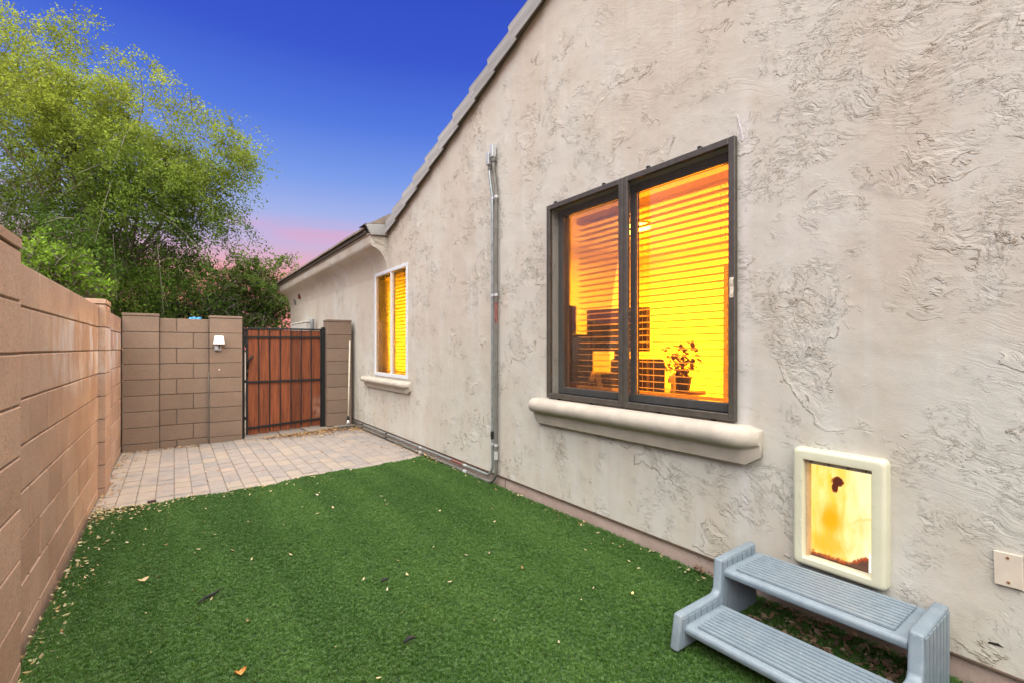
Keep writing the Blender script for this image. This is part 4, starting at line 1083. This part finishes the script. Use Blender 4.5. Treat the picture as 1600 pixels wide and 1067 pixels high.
def tree(label, base, lobes, n_tw, twlen, n_leaf, size, m, spread=.06, seed=2, trunk_r=.16, droop=.25, gap=.0, wind=(0, 0, 0), group=None, name='leafy_tree', th=.45):
    rg = np.random.default_rng(seed); base = np.array(base, float)
    root = thing(name, label, 'tree', tuple(base), group=group)
    C = []; D = []
    lob = [(np.array(l[0], float)-base, np.array(l[1], float), l[2]) for l in lobes]
    wsum = sum(l[2] for l in lob)
    for c, r, w_ in lob:
        n = int(n_tw*w_/wsum)
        d = rg.normal(0, 1, (n, 3)); d /= np.linalg.norm(d, axis=1)[:, None]
        rad = (rg.random(n)**(.42))[:, None]
        p = c+d*r*rad
        out = d*np.array([1, 1, .5])+np.array([0, 0, -droop])+rg.normal(0, .35, (n, 3))+np.array(wind)
        out /= np.linalg.norm(out, axis=1)[:, None]
        C.append(p); D.append(out*twlen*(.5+rg.random((n, 1))))
    C = np.concatenate(C); D = np.concatenate(D)
    if gap:
        q = C*1.15; g_ = np.sin(q[:, 0]*2.1+1.3*np.sin(q[:, 2]*1.7))*np.sin(q[:, 1]*1.9+.8)*np.sin(q[:, 2]*2.6+1.1*np.sin(q[:, 0]*1.3))
        keep = g_ < gap; C, D = C[keep], D[keep]
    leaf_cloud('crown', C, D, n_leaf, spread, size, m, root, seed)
    # trunk, limbs
    tr = MB(); top = np.mean([l[0] for l in lob], axis=0)*np.array([1, 1, .55])
    tp = [Vector((0, 0, -.1)), Vector(top)*.35+Vector((.12, 0, 0)), Vector(top)*.7, Vector(top)]
    tr.tube(tp, [trunk_r, trunk_r*.8, trunk_r*.65, trunk_r*.5], 10); tr.build('trunk', BARK, root, smooth=True)
    lm = MB(); idx = rg.choice(len(C), min(46, len(C)), replace=False)
    for i in idx:
        e = Vector(C[i]); s_ = Vector(top)*float(rg.uniform(.55, 1)); mid = s_.lerp(e, .5)+Vector((0, 0, .12*(e-s_).length))
        q1 = s_.lerp(mid, .5)+Vector(rg.normal(0, .06, 3)); q2 = mid.lerp(e, .5)+Vector(rg.normal(0, .08, 3))
        lm.tube([s_, q1, mid, q2, e], [trunk_r*.26, trunk_r*.17, trunk_r*.11, trunk_r*.06, .004], 5, cap=False)
    lm.build('limbs', BARK, root, smooth=True, fix=False)
    tw = MB()
    for i in rg.choice(len(C), min(500, len(C)), replace=False):
        a = Vector(C[i]); b = a+Vector(D[i])*.9-Vector((0, 0, .3*np.linalg.norm(D[i])))
        tw.tube([a-Vector(D[i])*.6, a, b], [.009, .007, .003], 3, cap=False)
    tw.build('twigs', TWIG, root, fix=False)['kind'] = 'stuff'
    return root
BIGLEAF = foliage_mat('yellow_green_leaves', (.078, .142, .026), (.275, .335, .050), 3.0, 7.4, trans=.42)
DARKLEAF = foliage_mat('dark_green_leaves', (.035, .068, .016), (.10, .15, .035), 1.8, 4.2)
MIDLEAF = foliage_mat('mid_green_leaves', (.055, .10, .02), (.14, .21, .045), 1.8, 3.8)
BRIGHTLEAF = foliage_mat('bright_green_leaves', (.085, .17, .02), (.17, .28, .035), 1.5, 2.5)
def W(px, py, depth):
    """world point seen at reference pixel (px,py) at the given depth, used only to place things at real distances"""
    a = (px-800)/755; s_, c_ = math.sin(TH), math.cos(TH)
    return (depth*(a*c_+s_), depth*(c_-a*s_), 1.28+(543.6-py)/755*depth)
def lobe(px, py, d, rx, w_=1, ry=None, rz=None): return (W(px, py, d), (rx, ry or rx, rz or rx), w_)
b = W(95, 560, 11); 
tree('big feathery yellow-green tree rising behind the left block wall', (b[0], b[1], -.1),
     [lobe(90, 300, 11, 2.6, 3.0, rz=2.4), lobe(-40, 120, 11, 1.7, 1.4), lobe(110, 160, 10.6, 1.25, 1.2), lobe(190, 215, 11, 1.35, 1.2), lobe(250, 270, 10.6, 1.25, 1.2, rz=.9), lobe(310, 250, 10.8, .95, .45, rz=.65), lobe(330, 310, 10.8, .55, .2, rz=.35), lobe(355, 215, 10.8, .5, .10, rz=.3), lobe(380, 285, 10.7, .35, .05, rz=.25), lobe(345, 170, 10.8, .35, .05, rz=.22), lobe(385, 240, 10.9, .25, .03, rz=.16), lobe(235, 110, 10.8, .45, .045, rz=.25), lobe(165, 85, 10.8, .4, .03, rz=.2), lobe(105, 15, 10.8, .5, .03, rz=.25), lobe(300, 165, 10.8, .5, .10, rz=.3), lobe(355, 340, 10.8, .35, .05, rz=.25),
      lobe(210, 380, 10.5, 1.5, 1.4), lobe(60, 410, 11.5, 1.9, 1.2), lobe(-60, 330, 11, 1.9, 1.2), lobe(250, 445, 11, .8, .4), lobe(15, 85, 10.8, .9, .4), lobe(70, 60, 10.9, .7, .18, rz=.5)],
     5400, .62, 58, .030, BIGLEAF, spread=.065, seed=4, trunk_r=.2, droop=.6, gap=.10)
b = W(395, 560, 13.5)
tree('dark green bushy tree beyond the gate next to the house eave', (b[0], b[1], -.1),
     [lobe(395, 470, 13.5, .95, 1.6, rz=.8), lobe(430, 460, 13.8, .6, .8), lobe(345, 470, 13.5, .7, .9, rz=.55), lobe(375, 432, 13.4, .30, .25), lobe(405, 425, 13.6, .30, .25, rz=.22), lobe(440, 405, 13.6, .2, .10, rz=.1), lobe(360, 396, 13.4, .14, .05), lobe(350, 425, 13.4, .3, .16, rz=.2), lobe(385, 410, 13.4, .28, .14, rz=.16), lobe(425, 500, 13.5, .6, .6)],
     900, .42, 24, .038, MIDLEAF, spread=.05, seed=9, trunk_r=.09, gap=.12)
b = W(290, 560, 12.5)
tree('dark dense shrubby tree behind the back block wall, left of the gate', (b[0], b[1], -.1),
     [lobe(300, 480, 12.5, .75, 1.4, rz=.6), lobe(235, 490, 12.8, .8, 1.2, rz=.5), lobe(330, 490, 12.5, .5, .6), lobe(265, 440, 12.7, .4, .4), lobe(318, 418, 12.5, .18, .1)],
     620, .36, 22, .036, DARKLEAF, spread=.05, seed=12, trunk_r=.09, gap=.1)
b = W(85, 560, 5.6)
tree('small bright green bush peeping over the left block wall', (b[0], b[1], -.1),
     [lobe(85, 425, 5.6, .34, 1, rz=.30), lobe(60, 405, 5.5, .22, .5), lobe(125, 445, 5.9, .25, .4), lobe(45, 450, 5.4, .3, .5)],
     260, .16, 15, .026, BRIGHTLEAF, spread=.03, seed=15, trunk_r=.03, gap=.6, droop=-.3, name='bush')
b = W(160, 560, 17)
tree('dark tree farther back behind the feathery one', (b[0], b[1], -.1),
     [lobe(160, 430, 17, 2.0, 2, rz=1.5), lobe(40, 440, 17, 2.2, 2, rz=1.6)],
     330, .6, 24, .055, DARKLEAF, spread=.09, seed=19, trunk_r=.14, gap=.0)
